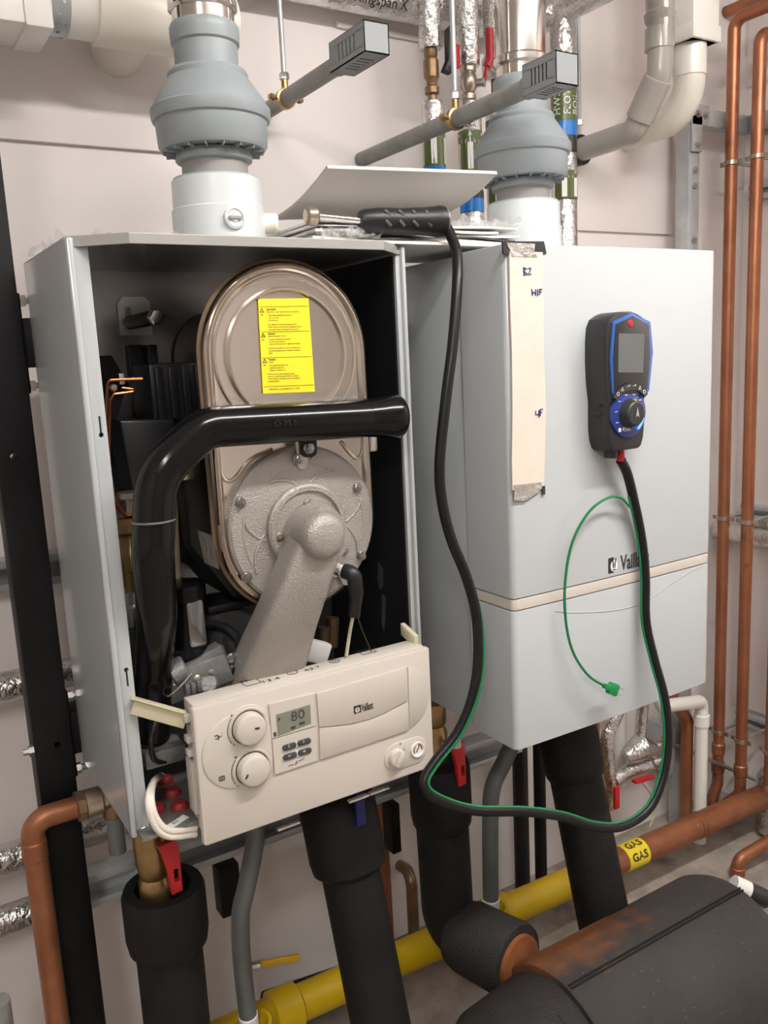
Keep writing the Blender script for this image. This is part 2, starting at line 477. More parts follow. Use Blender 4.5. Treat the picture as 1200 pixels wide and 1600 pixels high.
# folded front flanges with a rolled bead
fl = MB().box(BX0 + .007, BX0 + .0255, -.004, .002, .0, BH, .001)
fl = fl.build('flange', 'case', b1)
MB().box(BX0 - .001, BX0 + .007, -.010, .004, .0, BH, .003).build('flange_bead', 'case', fl)
for u, v, dv in ((157, 665, 1), (199, 1060, -1)):
    c = at(u, v, 'y', -.0045)
    cut(fl, MB().box(c.x - .0014, c.x + .0014, -.012, .010, c.z - .012, c.z + .012))
    e = c - EZ * .012 * dv; cut(fl, MB().cyl((e.x, .010, e.z), (e.x, -.012, e.z), .0032, seg=14))
fr = MB().box(BX1 - .014, BX1 - .006, -.004, .002, .0, BH, .001).build('flange', 'case', b1)
MB().box(BX1 - .006, BX1 + .001, -.010, .004, .0, BH, .003).build('flange_bead', 'case', fr)
sc = MB().cyl((0, 0, 0), (0, -.003, 0), .0045, seg=12, bev=.001).box(-.003, .003, -.0036, -.0028, -.0006, .0006)
scm = sc.mesh('screw', 'zinc')
for u, v in ((124, 378), (224, 1296)): place('screw', scm, b1, at(u, v, 'y', -.004))
place('screw', scm, b1, at(620, 394, 'y', -.004))
# top sheet with chamfered front corners and turned-down lip
top = [(BX0, BD), (BX0, .004), (.050, -.045), (.415, -.045), (BX1, .004), (BX1, BD)]
tp = MB().prism([(min(max(x, BX0 + .0006), BX1 - .0006), y) for x, y in top][::-1], (0, 0, BH - .0002), EX, EY, .0026).build('top_panel', 'lip', b1, smooth=False)
lip = MB()
for a, b in ((1, 2), (2, 3), (3, 4)):
    p, q = V((*top[a], 0)), V((*top[b], 0)); d = (q - p).normalized(); n = V((d.y, -d.x, 0))
    lip.obox((p + q) / 2 + EZ * (BH - .0045), d, n, EZ, (q - p).length / 2 + .0008, .0015, .0065, .0006)
lip.build('top_lip', 'lip', tp, smooth=False)
MB().prism([(min(max(x, BX0 + .009), BX1 - .009), y + .004 if y < .1 else y - .009) for x, y in top][::-1], (0, 0, BH - .0085), EX, EY, .0024).build('top_lining', 'inner', b1, smooth=False)
# bottom plate, grey with red grommets
bt = MB().box(BX0 + .008, BX1 - .008, -.03, BD - .008, .002, .008).build('base_plate', 'castgrey', b1)
gm = MB().lathe((0, 0, 0), EZ, [(.013, 0), (.013, .004), (.009, .010), (.006, .011)], 18).mesh('grommet', 'red_grommet')
for u, v in ((258, 1218), (270, 1238), (245, 1262), (281, 1258)):
    p = at(u, v, 'z', .012); place('grommet', gm, bt, V((p.x, p.y, .008)))
p = at(277, 1284, 'z', .0085)
MB().obox(p, V((.9, .43, 0)), V((-.43, .9, 0)), EZ, .017, .006, .0006).build('sticker', 'white', bt)
text('lettering', 'B2', p + V((-.006, -.006, .0005)), 'ink', bt, height=.007, ex=V((.9, .43, 0)), ey=V((-.43, .9, 0)))
# white mains cables looped out of the base
for k, (dx, dz) in enumerate(((0, 0), (.004, .007))):
    pts = [at(252, 1212, 'y', .09), at(240, 1222, 'y', .02), at(232 + 4 * k, 1250, 'y', -.02), at(240 + 5 * k, 1285 - 4 * k, 'y', -.03), at(262 + 4 * k, 1306 - 8 * k, 'y', -.03), at(306, 1303 - 9 * k, 'y', -.025)]
    MB().tube(spline(pts, 8), .0052, 12).build('mains_cable', 'cable_white', b1)

# --- heat exchanger: stadium front, upper arc centre (HCX, .649), lower arc centre (HCX, .400)
HCX, HR, ZT, ZB = .275, .130, .649, .400


def stadium(r, zt=ZT, zb=ZB, n=28):
    return arc((HCX, zt), r, 0, PI, n) + arc((HCX, zb), r, PI, 2 * PI, n)


def stadium_loops(prof):
    mb = MB(); k = None; vs = []; fs = []
    for off, y in prof:
        pts = stadium(HR - off); k = len(pts); vs += [V((p[0], y, p[1])) for p in pts]
    for i in range(len(prof) - 1):
        for j in range(k):
            q = (j + 1) % k; fs.append((i * k + j, i * k + q, (i + 1) * k + q, (i + 1) * k + j))
    fs.append(tuple((len(prof) - 1) * k + j for j in range(k)))
    return mb.add(vs, fs)


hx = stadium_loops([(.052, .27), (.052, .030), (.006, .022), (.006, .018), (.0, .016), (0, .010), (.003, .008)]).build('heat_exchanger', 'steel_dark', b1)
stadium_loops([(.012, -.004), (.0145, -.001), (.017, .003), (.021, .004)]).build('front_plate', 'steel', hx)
rim = stadium_loops([(.0015, .012), (.001, .006), (.002, .001), (.0045, -.003), (.008, -.0048), (.0105, -.0048), (.0125, -.0035)])
rim.f = rim.f[:-1]; rim.build('polished_rim', 'steel_rim', hx)
gk = stadium_loops([(.001, .014), (-.0025, .013), (-.003, .009), (-.0005, .006), (.0015, .007)]); gk.f = gk.f[:-1]; gk.build('gasket_edge', 'gasket', hx)
mb = MB()
for r in (.0015,):
    mb.lathe((HCX, .004, ZT - .002), -EY, [(.1140, -.002), (.1115, .0038), (.1090, .0038), (.1065, -.002)], 72, cap=False)
    mb.lathe((HCX + .001, .004, ZT - .002), -EY, [(.0962, -.002), (.0932, .0062), (.0902, .0062), (.0872, -.002)], 72, cap=False)
mb.build('pressed_ring', 'steel', hx)
for pts in ([(340, 700), (344, 735), (352, 750), (366, 748), (392, 718), (425, 702)], [(532, 690), (546, 708), (558, 716), (565, 704), (564, 680)]):
    MB().tube(spline([at(u, v, 'y', .004) for u, v in pts], 8), .0032, 10).build('pressed_rib', 'steel', hx)
# welded ears either side of the block
MB().box(HCX - .170, HCX - .125, .05, .09, .478, .512, .003).build('side_ear', 'steel', hx)
MB().box(HCX + .125, HCX + .152, .015, .05, .492, .530, .004).build('side_ear', 'steel', hx)
# lower black moulding behind the block
MB().prism([(-.10, .12), (-.10, -.02), (-.04, -.11), (.05, -.14), (.09, -.12), (.09, .12)], (HCX - .05, .20, ZB), EX, EZ, .14, .01).build('rear_moulding', 'blackplastic', hx)
MB().box(.150, .265, .075, .15, .268, .280, .003).build('condensate_tray', 'blackplastic', hx)
# barcode sticker on the side of the block
sk = MB().add([at(u, v, 'x', HCX - .1505) for u, v in ((308, 828), (330, 836), (343, 890), (320, 880))], [(0, 1, 2, 3)])
sk.build('barcode_sticker', 'duct_tape', hx)

# burner door: cast disc with spiral ribs
DC = V((.279, 0, .398)); DRAD = .1185
dd = MB().lathe(DC + EY * .004, -EY, [(DRAD, 0), (DRAD, .010), (DRAD - .004, .014), (.064, .017), (.0635, .024), (.060, .027), (.054, .027), (.0535, .023), (.0001, .023)], 72).build('burner_door', 'cast', b1)
HUB = at(474, 828, 'y', -.018)


def polar(a, r, y): return V((DC.x + r * math.cos(a), y, DC.z + r * math.sin(a)))


for a0, a1, r0, r1 in ((2.20, 1.72, .088, .062), (.98, 1.42, .094, .062), (2.95, 3.35, .096, .064), (3.75, 3.15, .100, .064), (.30, -.05, .100, .066), (-.55, -.1, .100, .064), (-1.0, -1.4, .1, .064)):
    pts = [polar(a0 + (a1 - a0) * t / 6, r0 + (r1 - r0) * (t / 6) ** 1.3, -.0115) for t in range(7)]
    MB().tube(pts, lambda t: .0024, 8).build('spiral_rib', 'cast', dd)
for a0, a1, r in ((1.1, 2.1, .092), (2.75, 3.6, .098), (-.35, .25, .099)):
    MB().tube([polar(a0 + (a1 - a0) * t / 10, r, -.0095) for t in range(11)], .0028, 8).build('arc_rib', 'cast', dd)
bolt = MB().lathe((0, 0, 0), -EY, [(.0085, 0), (.0085, .0015), (.0068, .002), (.0068, .0045), (.0036, .005), (.0036, .008), (.0022, .0085)], 14)
bolt.lathe((0, -.0045, 0), -EY, [(.0060, 0), (.0060, .0035), (.0034, .0037)], 6)
bom = bolt.mesh('bolt', 'boltsteel')
for u, v in ((375, 785), (385, 902), (557, 762), (563, 868)): place('bolt', bom, dd, at(u, v, 'y', -.0095))
scr = MB().lathe((0, 0, 0), -EY, [(.0062, 0), (.0062, .002), (.004, .0042), (.001, .0045)], 14).mesh('hub_screw', 'nickel')
for u, v in ((480, 786), (436, 838), (440, 872)): place('hub_screw', scr, dd, at(u, v, 'y', -.0195))
# holding strap with two bolts under the air pipe
MB().prism(rrect(.017, .058, .008), at(470, 702, 'y', -.012), EX, EZ, .004).build('strap', 'zinc', dd)
MB().prism(rrect(.024, .034, .009), at(481, 696, 'y', -.017), EX, EZ, .006, .001).build('strap_lug', 'blackplastic', dd)
place('bolt', bom, dd, at(466, 717, 'y', -.017)); place('bolt', bom, dd, at(482, 700, 'y', -.024))

# cast mixing tube from the hub down to the fan
arm = []
pth = [(503, 806, -.030, .020, .016), (498, 826, -.044, .034, .028), (487, 858, -.049, .037, .031), (470, 905, -.045, .039, .031), (449, 960, -.030, .043, .031), (430, 1010, -.006, .050, .031), (412, 1062, .028, .056, .031), (398, 1105, .045, .058, .031)]
for i, (u, v, y, a, b) in enumerate(pth):
    p = at(u, v, 'y', y); q = at(*pth[min(i + 1, 7)][:2], 'y', pth[min(i + 1, 7)][2]); q0 = at(*pth[max(i - 1, 0)][:2], 'y', pth[max(i - 1, 0)][2])
    d = (q - q0).normalized(); e1 = d.cross(EY).normalized(); e2 = e1.cross(d).normalized()
    arm.append((p, e1, e2, a, b))
mt = MB().loft(arm, 48, 4.2).build('mixing_tube', 'cast', b1, angle=1.2)
c = at(503, 837, 'y', -.078)
MB().lathe(c + EY * .030, -EY, [(.034, 0), (.034, .030), (.0315, .040), (.027, .0455), (.018, .048), (.0001, .0488)], 36).build('rounded_cap', 'cast', mt, angle=1.3)
MB().lathe(at(490, 836, 'y', -.020), -EY, [(.049, 0), (.048, .010), (.044, .022), (.040, .034)], 36).build('hub_collar', 'cast', mt, angle=1.2)
fp = at(386, 1056, 'y', .03)
MB().prism(rrect(.120, .060, .020), fp + V((.012, .004, -.005)), EX, EZ, .010, .002).build('fan_flange', 'cast', mt)
place('bolt', bom, mt, at(361, 1028, 'y', .022))

# igniter with ceramic and black boot
ig = MB().prism(rrect(.018, .062, .009), at(531, 886, 'y', -.012), V((.92, 0, .38)), V((-.38, 0, .92)), .004).build('igniter', 'zinc', b1)
place('bolt', bom, ig, at(535, 861, 'y', -.016)); place('bolt', bom, ig, at(507, 905, 'y', -.014))
a = at(520, 884, 'y', -.018); b = at(548, 896, 'y', -.050)
mb = MB()
for k in range(5): mb.cyl(a.lerp(b, k / 5), a.lerp(b, (k + .6) / 5), .0068, seg=14); mb.cyl(a.lerp(b, k / 5), a.lerp(b, (k + 1) / 5), .0052, seg=14)
mb.build('ceramic', 'white', ig)
MB().tube(fillet([at(538, 892, 'y', -.042), at(553, 897, 'y', -.056), at(557, 930, 'y', -.050), at(553, 962, 'y', -.044)], .010), lambda t: .0118 - .004 * max(0, t - .4), 16).build('boot', 'blackplastic', ig)
MB().tube(spline([at(553, 955, 'y', -.044), at(547, 985, 'y', -.03), at(541, 1025, 'y', -.02)], 6), .0028, 8).build('ignition_lead', 'bracket', ig)
MB().tube(spline([at(556, 955, 'y', -.044), at(566, 985, 'y', -.03), at(582, 1022, 'y', -.02)], 6), .0012, 6).build('ignition_lead', 'blackplastic', ig)

# black air intake pipe with bell end
ap = [at(616, 651, 'y', -.045), at(320, 668, 'y', -.045), at(244, 740, 'y', -.045), at(239, 860, 'y', -.040), at(245, 960, 'y', .0), at(240, 1050, 'y', .05), at(236, 1150, 'y', .06)]
path = fillet(ap, [0, .055, .080, .05, .05, .05, 0], 12)
air = MB().tube(path, .0275, 32).build('air_intake_pipe', 'blackpipe', b1, angle=1.0)
d = (ap[0] - ap[1]).normalized()
MB().lathe(ap[0] - d * .050, d, [(.0277, 0), (.0285, .015), (.031, .030), (.0325, .045), (.0325, .054), (.0305, .058), (.027, .056), (.026, .03), (.0001, .03)], 36).build('bell_end', 'blackpipe', air, angle=1.0)
p = at(240, 813, 'y', -.045)
MB().lathe(p - EZ * .001, EZ, [(.0278, 0), (.0281, .001), (.0278, .002)], 32).build('joint_line', 'castgrey', air)
text('moulded_mark', 'Ö M.6', at(428, 667, 'y', -.0732), 'blackplastic', air, width=.034, height=.011, lift=.0015)

# back-panel fittings
c = at(206, 494, 'y', BD - .010)
mp = MB().prism([(-.022, -.03), (.03, -.03), (.03, .022), (.022, .03), (-.012, .03), (-.022, .02)], c, EX, EZ, .003).build('hanging_bracket', 'zinc', b1)
cut(mp, MB().prism(rrect(.010, .034, .0045), c + V((-.006, .004, -.003)), EX, EZ, .012))
he = at(246, 495, 'y', .13)
MB().cyl((he.x, BD - .01, he.z), (he.x, .14, he.z), .011, seg=14).build('stud_sleeve', 'blackplastic', mp)
MB().lathe(V((he.x, .142, he.z)), -EY, [(.0125, 0), (.0125, .010), (.010, .012)], 6).build('hex_head', 'chrome', mp, smooth=False)
c = at(210, 563, 'y', BD - .010)
MB().prism(rrect(.026, .048, .003), c, EX, EZ, .012, .002).prism(rrect(.016, .046, .003), c + V((.022, 0, 0)), EX, EZ, .030, .002).build('cable_bracket', 'blackplastic', b1)
# ribbed control transformer box
c = at(268, 612, 'y', .22); tr = MB().obox(c, EX, EY, EZ, .048, .05, .045, .004).build('ignition_box', 'blackplastic', b1)
for k in range(4): MB().obox(c + V((-.036 + k * .021, -.053, 0)), EX, EY, EZ, .0055, .005, .040, .002).build('rib', 'blackplastic', tr)
MB().obox(c + V((.034, -.0565, 0)), EX, EY, EZ, .005, .0008, .034).build('barcode_sticker', 'castgrey', tr)
# black expansion duct on the left
c = at(218, 720, 'y', .17)
MB().prism([(-.032, .065), (.05, .06), (.05, -.05), (.0, -.075), (-.022, -.055)], c + EY * .04, EX, EZ, .07, .006).build('air_box', 'blackplastic', b1)
# capillary tubes and their holder
c = at(176, 605, 'y', .14)
ho = MB().prism([(-.022, -.045), (.0, -.045), (.012, -.01), (.022, .0), (.0, .045), (-.022, .045)], c, EX, EZ, .012, .001).build('tube_holder', 'blacksteel', b1)
place('bolt', scr, ho, at(177, 605, 'y', .127)); place('clip', MB().box(-.004, .004, -.006, .004, -.008, .008, .001).mesh('clip', 'zinc'), ho, at(189, 592, 'y', .125))
MB().tube(fillet(pxline([(222, 592), (168, 594), (164, 690), (178, 780), (195, 803), (215, 803)], 'y', .12), .008), .0026, 8).build('capillary_tube', 'copper_capillary', b1)
MB().tube(fillet(pxline([(190, 606), (222, 610), (178, 616), (172, 625), (170, 740), (180, 790), (200, 812)], 'y', .125), .004), .0022, 8).build('capillary_tube', 'copper_capillary', b1)
# brass valve stack behind the left flange
c = at(205, 860, 'y', .12)
mb = MB().lathe(c - EZ * .03, EZ, [(.020, -.03), (.020, .0), (.024, .002), (.024, .028), (.020, .034), (.020, .055), (.026, .06), (.026, .072), (.016, .078)], 20)
mb.build('brass_valve', 'brass', b1)
MB().lathe(at(204, 925, 'y', .12) - EZ * .05, EZ, [(.016, 0), (.022, .01), (.022, .03), (.014, .034), (.014, .06)], 16).build('union_nut', 'zinc', b1)
MB().lathe(at(208, 800, 'y', .12), EZ, [(.012, 0), (.012, .02), (.02, .022), (.02, .03)], 16).build('adapter', 'nickel', b1)
# steel tube down to the black trap
MB().cyl(at(275, 918, 'y', .10), at(268, 770, 'y', .10), .0085, seg=14).build('steel_tube', 'bracket', b1)
c = at(293, 972, 'y', .07)
tr = MB().lathe(c - EZ * .055, EZ, [(.034, 0), (.036, .012), (.027, .02), (.027, .088), (.031, .092), (.031, .115), (.020, .118)], 28).build('condensate_trap', 'blackpipe', b1)
MB().prism(rrect(.026, .070, .006), c + V((.004, -.0265, .004)), EX, EZ, .004, .002).build('bright_plate', 'dullchrome', tr)
# fan housing, gas valve
c = at(352, 1005, 'y', .10)
fan = MB().lathe(c + EY * .05, -EY, [(.058, 0), (.062, .01), (.062, .06), (.055, .068), (.03, .072), (.0001, .072)], 40).build('fan_housing', 'fandark', b1)
MB().lathe(at(332, 1022, 'y', .06), V((-.5, -.8, .3)), [(.050, 0), (.050, .018), (.044, .026), (.040, .02), (.036, .0)], 36).build('fan_cowl', 'blackplastic', fan)
c = at(305, 1052, 'y', .055)
gv = MB().obox(c, V((.9, -.3, .25)).normalized(), V((.3, .9, 0)).normalized(), V((-.25, 0, .95)).normalized(), .052, .03, .024, .005).build('gas_valve', 'castgrey', b1)
MB().cyl(at(268, 1056, 'y', .045), at(292, 1042, 'y', .040), .020, seg=22, bev=.003).build('valve_coil', 'castgrey', gv)
MB().cyl(at(325, 1068, 'y', .030), at(325, 1068, 'y', .018), .016, .014, seg=22, bev=.002).build('valve_port', 'castgrey', gv)
MB().obox(at(322, 1058, 'y', .035), V((.93, 0, .36)), EY, V((-.36, 0, .93)), .032, .010, .026, .003).build('valve_block', 'castgrey', gv)
MB().obox(at(318, 1030, 'y', .040), V((.93, 0, .36)), EY, V((-.36, 0, .93)), .030, .012, .010, .002).build('terminal_block', 'castgrey', gv)
place('bolt', scr, gv, at(308, 1060, 'y', .022)); place('bolt', scr, gv, at(331, 1049, 'y', .022))
for k in range(3): MB().obox(at(292 + 9 * k, 1077 - 3 * k, 'y', .022), EX, EY, EZ, .0035, .006, .008, .001).build('connector', 'castgrey', gv)
MB().tube(spline([at(300, 1052, 'y', .022), at(280, 1074, 'y', .018), at(262, 1088, 'y', .022), at(258, 1078, 'y', .040), at(272, 1070, 'y', -.02)], 6), .0015, 6).build('loom_wire', 'zinc', gv)
MB().obox(at(486, 1016, 'y', .05), V((.9, 0, -.4)), EY, V((.4, 0, .9)), .03, .012, .018, .004).build('fan_plug', 'white', b1)
for pts in ([(520, 965), (518, 1010)], [(505, 980), (500, 1040)]):
    MB().cyl(at(*pts[0], 'y', .12), at(*pts[1], 'y', .12), .011, seg=12).build('flow_tube', 'bronze', b1)
MB().tube(spline([at(242, 1130, 'y', .02), at(236, 1160, 'y', .0), at(246, 1190, 'y', .02), at(300, 1180, 'y', .03)], 6), .004, 8).build('loom_wire', 'blackplastic', b1)
MB().obox(at(250, 1172, 'y', .05), EX, EY, EZ, .03, .03, .012, .003).build('terminal_box', 'castgrey', b1)
MB().prism([(-.006, .02), (.006, .028), (.012, .0), (.008, -.02), (-.004, -.012)], at(596, 905, 'x', BX1 - .0125), EY, EZ, -.0006).build('torn_foil', 'zinc', b1)
MB().prism([(-.008, .02), (.004, .024), (.010, -.03), (.004, -.045), (-.003, -.02)], at(600, 950, 'x', BX1 - .0125), EY, EZ, -.0006).build('torn_foil', 'zinc', b1)

# --- yellow warning label on the front plate
LP = [at(u, v, 'y', .0015) for u, v in ((403, 467), (482, 466), (492, 612), (411, 615))]
lab = MB().add(LP + [p + EY * .0012 for p in LP], [(0, 1, 2, 3), (7, 6, 5, 4), (0, 4, 5, 1), (1, 5, 6, 2), (2, 6, 7, 3), (3, 7, 4, 0)]).build('warning_label', 'yellow_label', b1, smooth=False)


def lpt(s, t):   # s across, t down, both 0..1
    a = LP[0].lerp(LP[1], s); b = LP[3].lerp(LP[2], s); return a.lerp(b, t)


LW = (LP[1] - LP[0]).length; LHt = (LP[3] - LP[0]).length


def lab_text(s, sx, t, h, wmax, bold=0.0):
    vs, fs = font_mesh(s, bold); x0 = min(v.x for v in vs); x1 = max(v.x for v in vs); y1 = .72
    sc_ = h * LHt / y1; k = min(sc_, wmax * LW / (x1 - x0))
    return [lpt(sx + (v.x - x0) * k / LW, t - v.y * sc_ / LHt) - EY * .0004 for v in vs], fs


mb = MB()
rows = [('Important!', .15, .118, 1), ('The front cover should only be removed', .15, .145, 0), ('• for initial installation purpose', .17, .180, 0), ('• for servicing', .17, .205, 0), ('• for testing', .17, .232, 0),
        ('For optimum and safe operation the', .17, .278, 0), ('front cover must be fitted together with a', .17, .303, 0), ('correctly fitted and sealed flue system.', .17, .330, 0),
        ('Atentie!', .15, .374, 1), ('Aparatul poate fi oprit', .15, .398, 0), ('- pentru punere in functiune', .15, .432, 0), ('- in timp de verificare', .15, .457, 0), ('- pentru functionare in regim permanent', .15, .482, 0),
        ('numai cu carcasa de camera inchisa si cu', .15, .525, 0), ('sistemul de gaze arse complet montat si', .15, .552, 0), ('fixat', .15, .578, 0),
        ('Tehlike!', .13, .648, 1), ('Cihazi', .13, .674, 0), ('• ilk isletmeye almak icin', .13, .708, 0), ('• ayarlama yapmak', .13, .734, 0), ('• sadece yoklama icin', .13, .760, 0),
        ('Acilmis yanma odasi kapagi cihazin', .10, .802, 0), ('calisma sirasinda kapali olmali ve dogru', .10, .827, 0), ('monte edilmis atik gaz sistemi ile birlikte', .10, .852, 0), ('calistirilmalidir', .10, .878, 0), ('0020026361_00 GB/RO/TR  02  2007', .12, .965, 0)]
for s_, sx, t_, bo in rows:
    vs, fs = lab_text(s_, sx, t_, .0165 if not bo else .0185, .80, .03 if bo else .008); mb.add(vs, fs)
for t_ in (.083, .345, .618, .925):
    mb.add([lpt(.02, t_) - EY * .0004, lpt(.98, t_ - .002) - EY * .0004, lpt(.98, t_ + .002) - EY * .0004, lpt(.02, t_ + .004) - EY * .0004], [(0, 1, 2, 3)])
for t_, g in ((.13, 'GB'), (.39, 'RO'), (.66, 'TR')):
    mb.add([lpt(.06, t_ - .035) - EY * .0004, lpt(.015, t_ + .012) - EY * .0004, lpt(.105, t_ + .012) - EY * .0004, lpt(.06, t_ - .02) - EY * .0005, lpt(.034, t_ + .005) - EY * .0005, lpt(.086, t_ + .005) - EY * .0005], [(0, 1, 4, 3), (1, 2, 5, 4), (2, 0, 3, 5)])
    vs, fs = lab_text(g, .03, t_ + .045, .016, .1, .02); mb.add(vs, fs)
mb.build('lettering', 'ink', lab, smooth=False)

# --- control panel hanging forward on its two arms
PY = -.059; PX0, PX1, PZ1, PZ0 = .068, .458, .1834, -.019
PW, PHt = PX1 - PX0, PZ1 - PZ0
cp = MB().box(PX0 + .004, PX1 - .004, PY + .010, PY + .048, PZ0 + .012, PZ1 + .002, .003).build('control_panel', 'panel', b1)
MB().prism(rrect(PW, PHt, .004), ((PX0 + PX1) / 2, PY + .010, (PZ0 + PZ1) / 2), EX, EZ, .010, .003).build('bezel', 'panel', cp)
MB().box(PX0 + .05, PX1 - .05, PY + .012, PY + .030, PZ0 - .004, PZ0 - .001).build('bottom_rail', 'galv', cp)
mm = MB().box(-.018, .018, -.004, .004, -.002, .002, .001).mesh('hinge_clip', 'chrome')
for u, v in ((450, 1290), (560, 1247), (592, 1235)): place('hinge_clip', mm, cp, at(u, v, 'y', PY + .005))
for x in (PX0 - .001, PX1 + .001):
    for z in (.165, .135, .115): MB().box(x - .005, x + .005, PY + .015, PY + .028, z - .005, z + .005, .001).build('side_lug', 'panel', cp)
MB().box(PX0 - .002, PX0 + .006, PY + .02, PY + .045, .02, .10, .002).build('side_guard', 'panel', cp)
QY = PY - .0001   # front surface


def Pt(u, v, d=0.0): return at(u, v, 'y', QY - d)


KN = [Pt(387, 1135.5), Pt(393, 1199.6)]
big = Pt(374, 1172)
# raised dial field: union of the big circle and the two knob circles
mb = MB()
n = 96; outl = []
dr = Pt(424, 1155).x - big.x
for k in range(n):
    a = 2 * PI * k / n; d = V((math.cos(a), math.sin(a))); best = 0
    for c, r in ((big, .055), (KN[0], .0325), (KN[1], .0325)):
        ox, oz = c.x - big.x, c.z - big.z; b_ = d.x * ox + d.y * oz; disc = b_ * b_ - (ox * ox + oz * oz - r * r)
        if disc > 0: best = max(best, b_ + math.sqrt(disc))
    if d.x > 0: best = min(best, (dr) / d.x)
    outl.append((d.x * best, d.y * best))
MB().prism(outl, big + EY * .001, EX, EZ, .0032, .0018).build('dial_field', 'panel', cp)
FY = .0026
for k in KN:
    MB().lathe(k - EY * (FY - .001), -EY, [(.0295, 0), (.0290, .0015), (.0275, .0022), (.0255, .0012)], 48, cap=False).build('knob_surround', 'panel', cp)
    MB().lathe(k - EY * (FY - .001), -EY, [(.0248, 0), (.0248, .0006)], 48).build('knob_recess', 'panel', cp)
knm = MB().lathe((0, 0, 0), -EY, [(.0235, 0), (.0228, .010), (.0218, .0125), (.020, .0135), (.0001, .0140)], 48).mesh('knob', 'panel', angle=.9)
for k in KN: place('knob', knm, cp, k - EY * (FY - .0005))
for (u, v), ang in (((402, 1138), -.1), ((386, 1214), .95)):
    c = Pt(u, v, FY + .0138); MB().obox(c, V((math.cos(ang), 0, math.sin(ang))), EY, V((-math.sin(ang), 0, math.cos(ang))), .0032, .0006, .0011).build('pointer', 'ink', cp)
lines = []
for k in KN:
    pts = [k + V((.031 * math.cos(a), -FY, .031 * math.sin(a))) for a in [2.45 + 1.25 * i / 12 for i in range(13)]]; lines.append(pts)
    e = pts[0] + V((.001, 0, .004)); lines += [[e - EX * .002, e + EX * .002], [e - EZ * .002, e + EZ * .002]]; e = pts[-1] + V((.003, 0, -.003)); lines.append([e - EX * .0015, e + EX * .0015])
strokes('dial_scale', lines, 'ink', cp, .0005)
t_ = Pt(341, 1153, FY); lines = [[t_ + V((-.005, 0, .004)), t_ + V((0, 0, .004)), t_ + V((.002, 0, 0)), t_ + V((.005, 0, .002))], [t_ + V((0, 0, .004)), t_ + V((0, 0, -.003))], [t_ + V((-.004, 0, -.001)), t_ + V((-.002, 0, 0))], [t_ + V((.006, 0, .005)), t_ + V((.0065, 0, .0055))]]
strokes('tap_symbol', lines, 'ink', cp, .0007)
t_ = Pt(348, 1216, FY); strokes('radiator_symbol', [[t_ + V((-.005 + .0025 * i, 0, -.003)), t_ + V((-.005 + .0025 * i, 0, .003))] for i in range(4)] + [[t_ + V((-.005, 0, s * .003)), t_ + V((.003, 0, s * .003))] for s in (-1, 1)], 'ink', cp, .0006)


def quad(pts, d, th, name, m, parent):
    P_ = [Pt(u, v, d) for u, v in pts]; return MB().add(P_ + [p + EY * th for p in P_], [(0, 1, 2, 3), (7, 6, 5, 4), (0, 4, 5, 1), (1, 5, 6, 2), (2, 6, 7, 3), (3, 7, 4, 0)]).build(name, m, parent, smooth=False)


quad([(420.5, 1101), (491, 1083.7), (493.6, 1133.6), (425.1, 1154.0)], .0030, .004, 'display_field', 'panel', cp)
quad([(425.2, 1156.0), (493.8, 1135.6), (496.6, 1187.8), (430, 1210.5)], .0030, .004, 'button_field', 'panel', cp)
quad([(431, 1117), (484.6, 1101), (486, 1131), (434, 1150.6)], .0034, .001, 'display', 'lcd', cp)
p = Pt(455, 1128, .0036); text('display_digits', '80', p, 'lcd_ink', cp, width=.022, height=.015, ex=EX)
for u, v, ww in ((458, 1137, .007), (472, 1130, .009), (436, 1124, .003)): MB().obox(Pt(u, v, .0036), EX, EY, EZ, ww / 2, .0002, .002).build('display_mark', 'lcd_ink', cp)
quad([(427, 1145), (431.5, 1143.5), (432, 1150), (428, 1152)], .0034, .001, 'status_light', 'button', cp)
bmesh_ = MB().prism(rrect(.022, .0085, .0042), (0, 0, 0), EX, EZ, .003, .001).mesh('button', 'button')
for (u, v), s_ in zip(((451.5, 1166), (474.5, 1159), (452.5, 1181), (475.5, 1174)), ('i', 'i', '-', '+')):
    place('button', bmesh_, cp, Pt(u, v, .0028)); q = Pt(u, v, .0062)
    ls = {'i': [[q + V((0, 0, -.0022)), q + V((0, 0, .0022))]], '-': [[q - EX * .0018, q + EX * .0018]], '+': [[q - EX * .002, q + EX * .002], [q - EZ * .002, q + EZ * .002]]}[s_]
    strokes('button_mark', ls, 'white', cp, .0005)
for u, v in ((463, 1162.5), (464, 1177.5)): MB().obox(Pt(u, v, .0035), EX, EY, EZ, .0008, .001, .0042).build('button_divider', 'white', cp)
q = Pt(463, 1192, .0031); strokes('spanner_mark', [[q + V((-.013, 0, -.001)), q + V((-.004, 0, -.001))], [q + V((.004, 0, .001)), q + V((.013, 0, .003))], [q + V((-.002, 0, -.003)), q + V((.002, 0, .003))], [q + V((.002, 0, -.001)), q + V((-.002, 0, .001))]], 'ink', cp, .0005)
WV = [(498, 1136), (520, 1134), (548, 1131), (575, 1124), (600, 1114), (620, 1103), (636, 1095)]


def field(px, th, bev, name, m): return MB().prism([(Pt(u, v).x, Pt(u, v).z) for u, v in px], (0, QY + .001, 0), EX, EZ, th, bev).build(name, m, cp)


field([(493.4, 1083)] + [(u - .5, v - .9) for u, v in WV] + [(633.5, 1042.2)], .0042, .0004, 'flap', 'panel_flap')
field([(u - .3, v + .9) for u, v in WV][::-1] + [(499, 1186), (637, 1140)], .0042, .0004, 'lower_flap_half', 'panel_flap')
field([(636.5, 1042), (639.5, 1139), (655, 1125), (664, 1112), (668, 1098), (669.5, 1080), (668, 1062), (663, 1052), (655, 1046), (646, 1043)], .0028, .0008, 'side_field', 'panel')


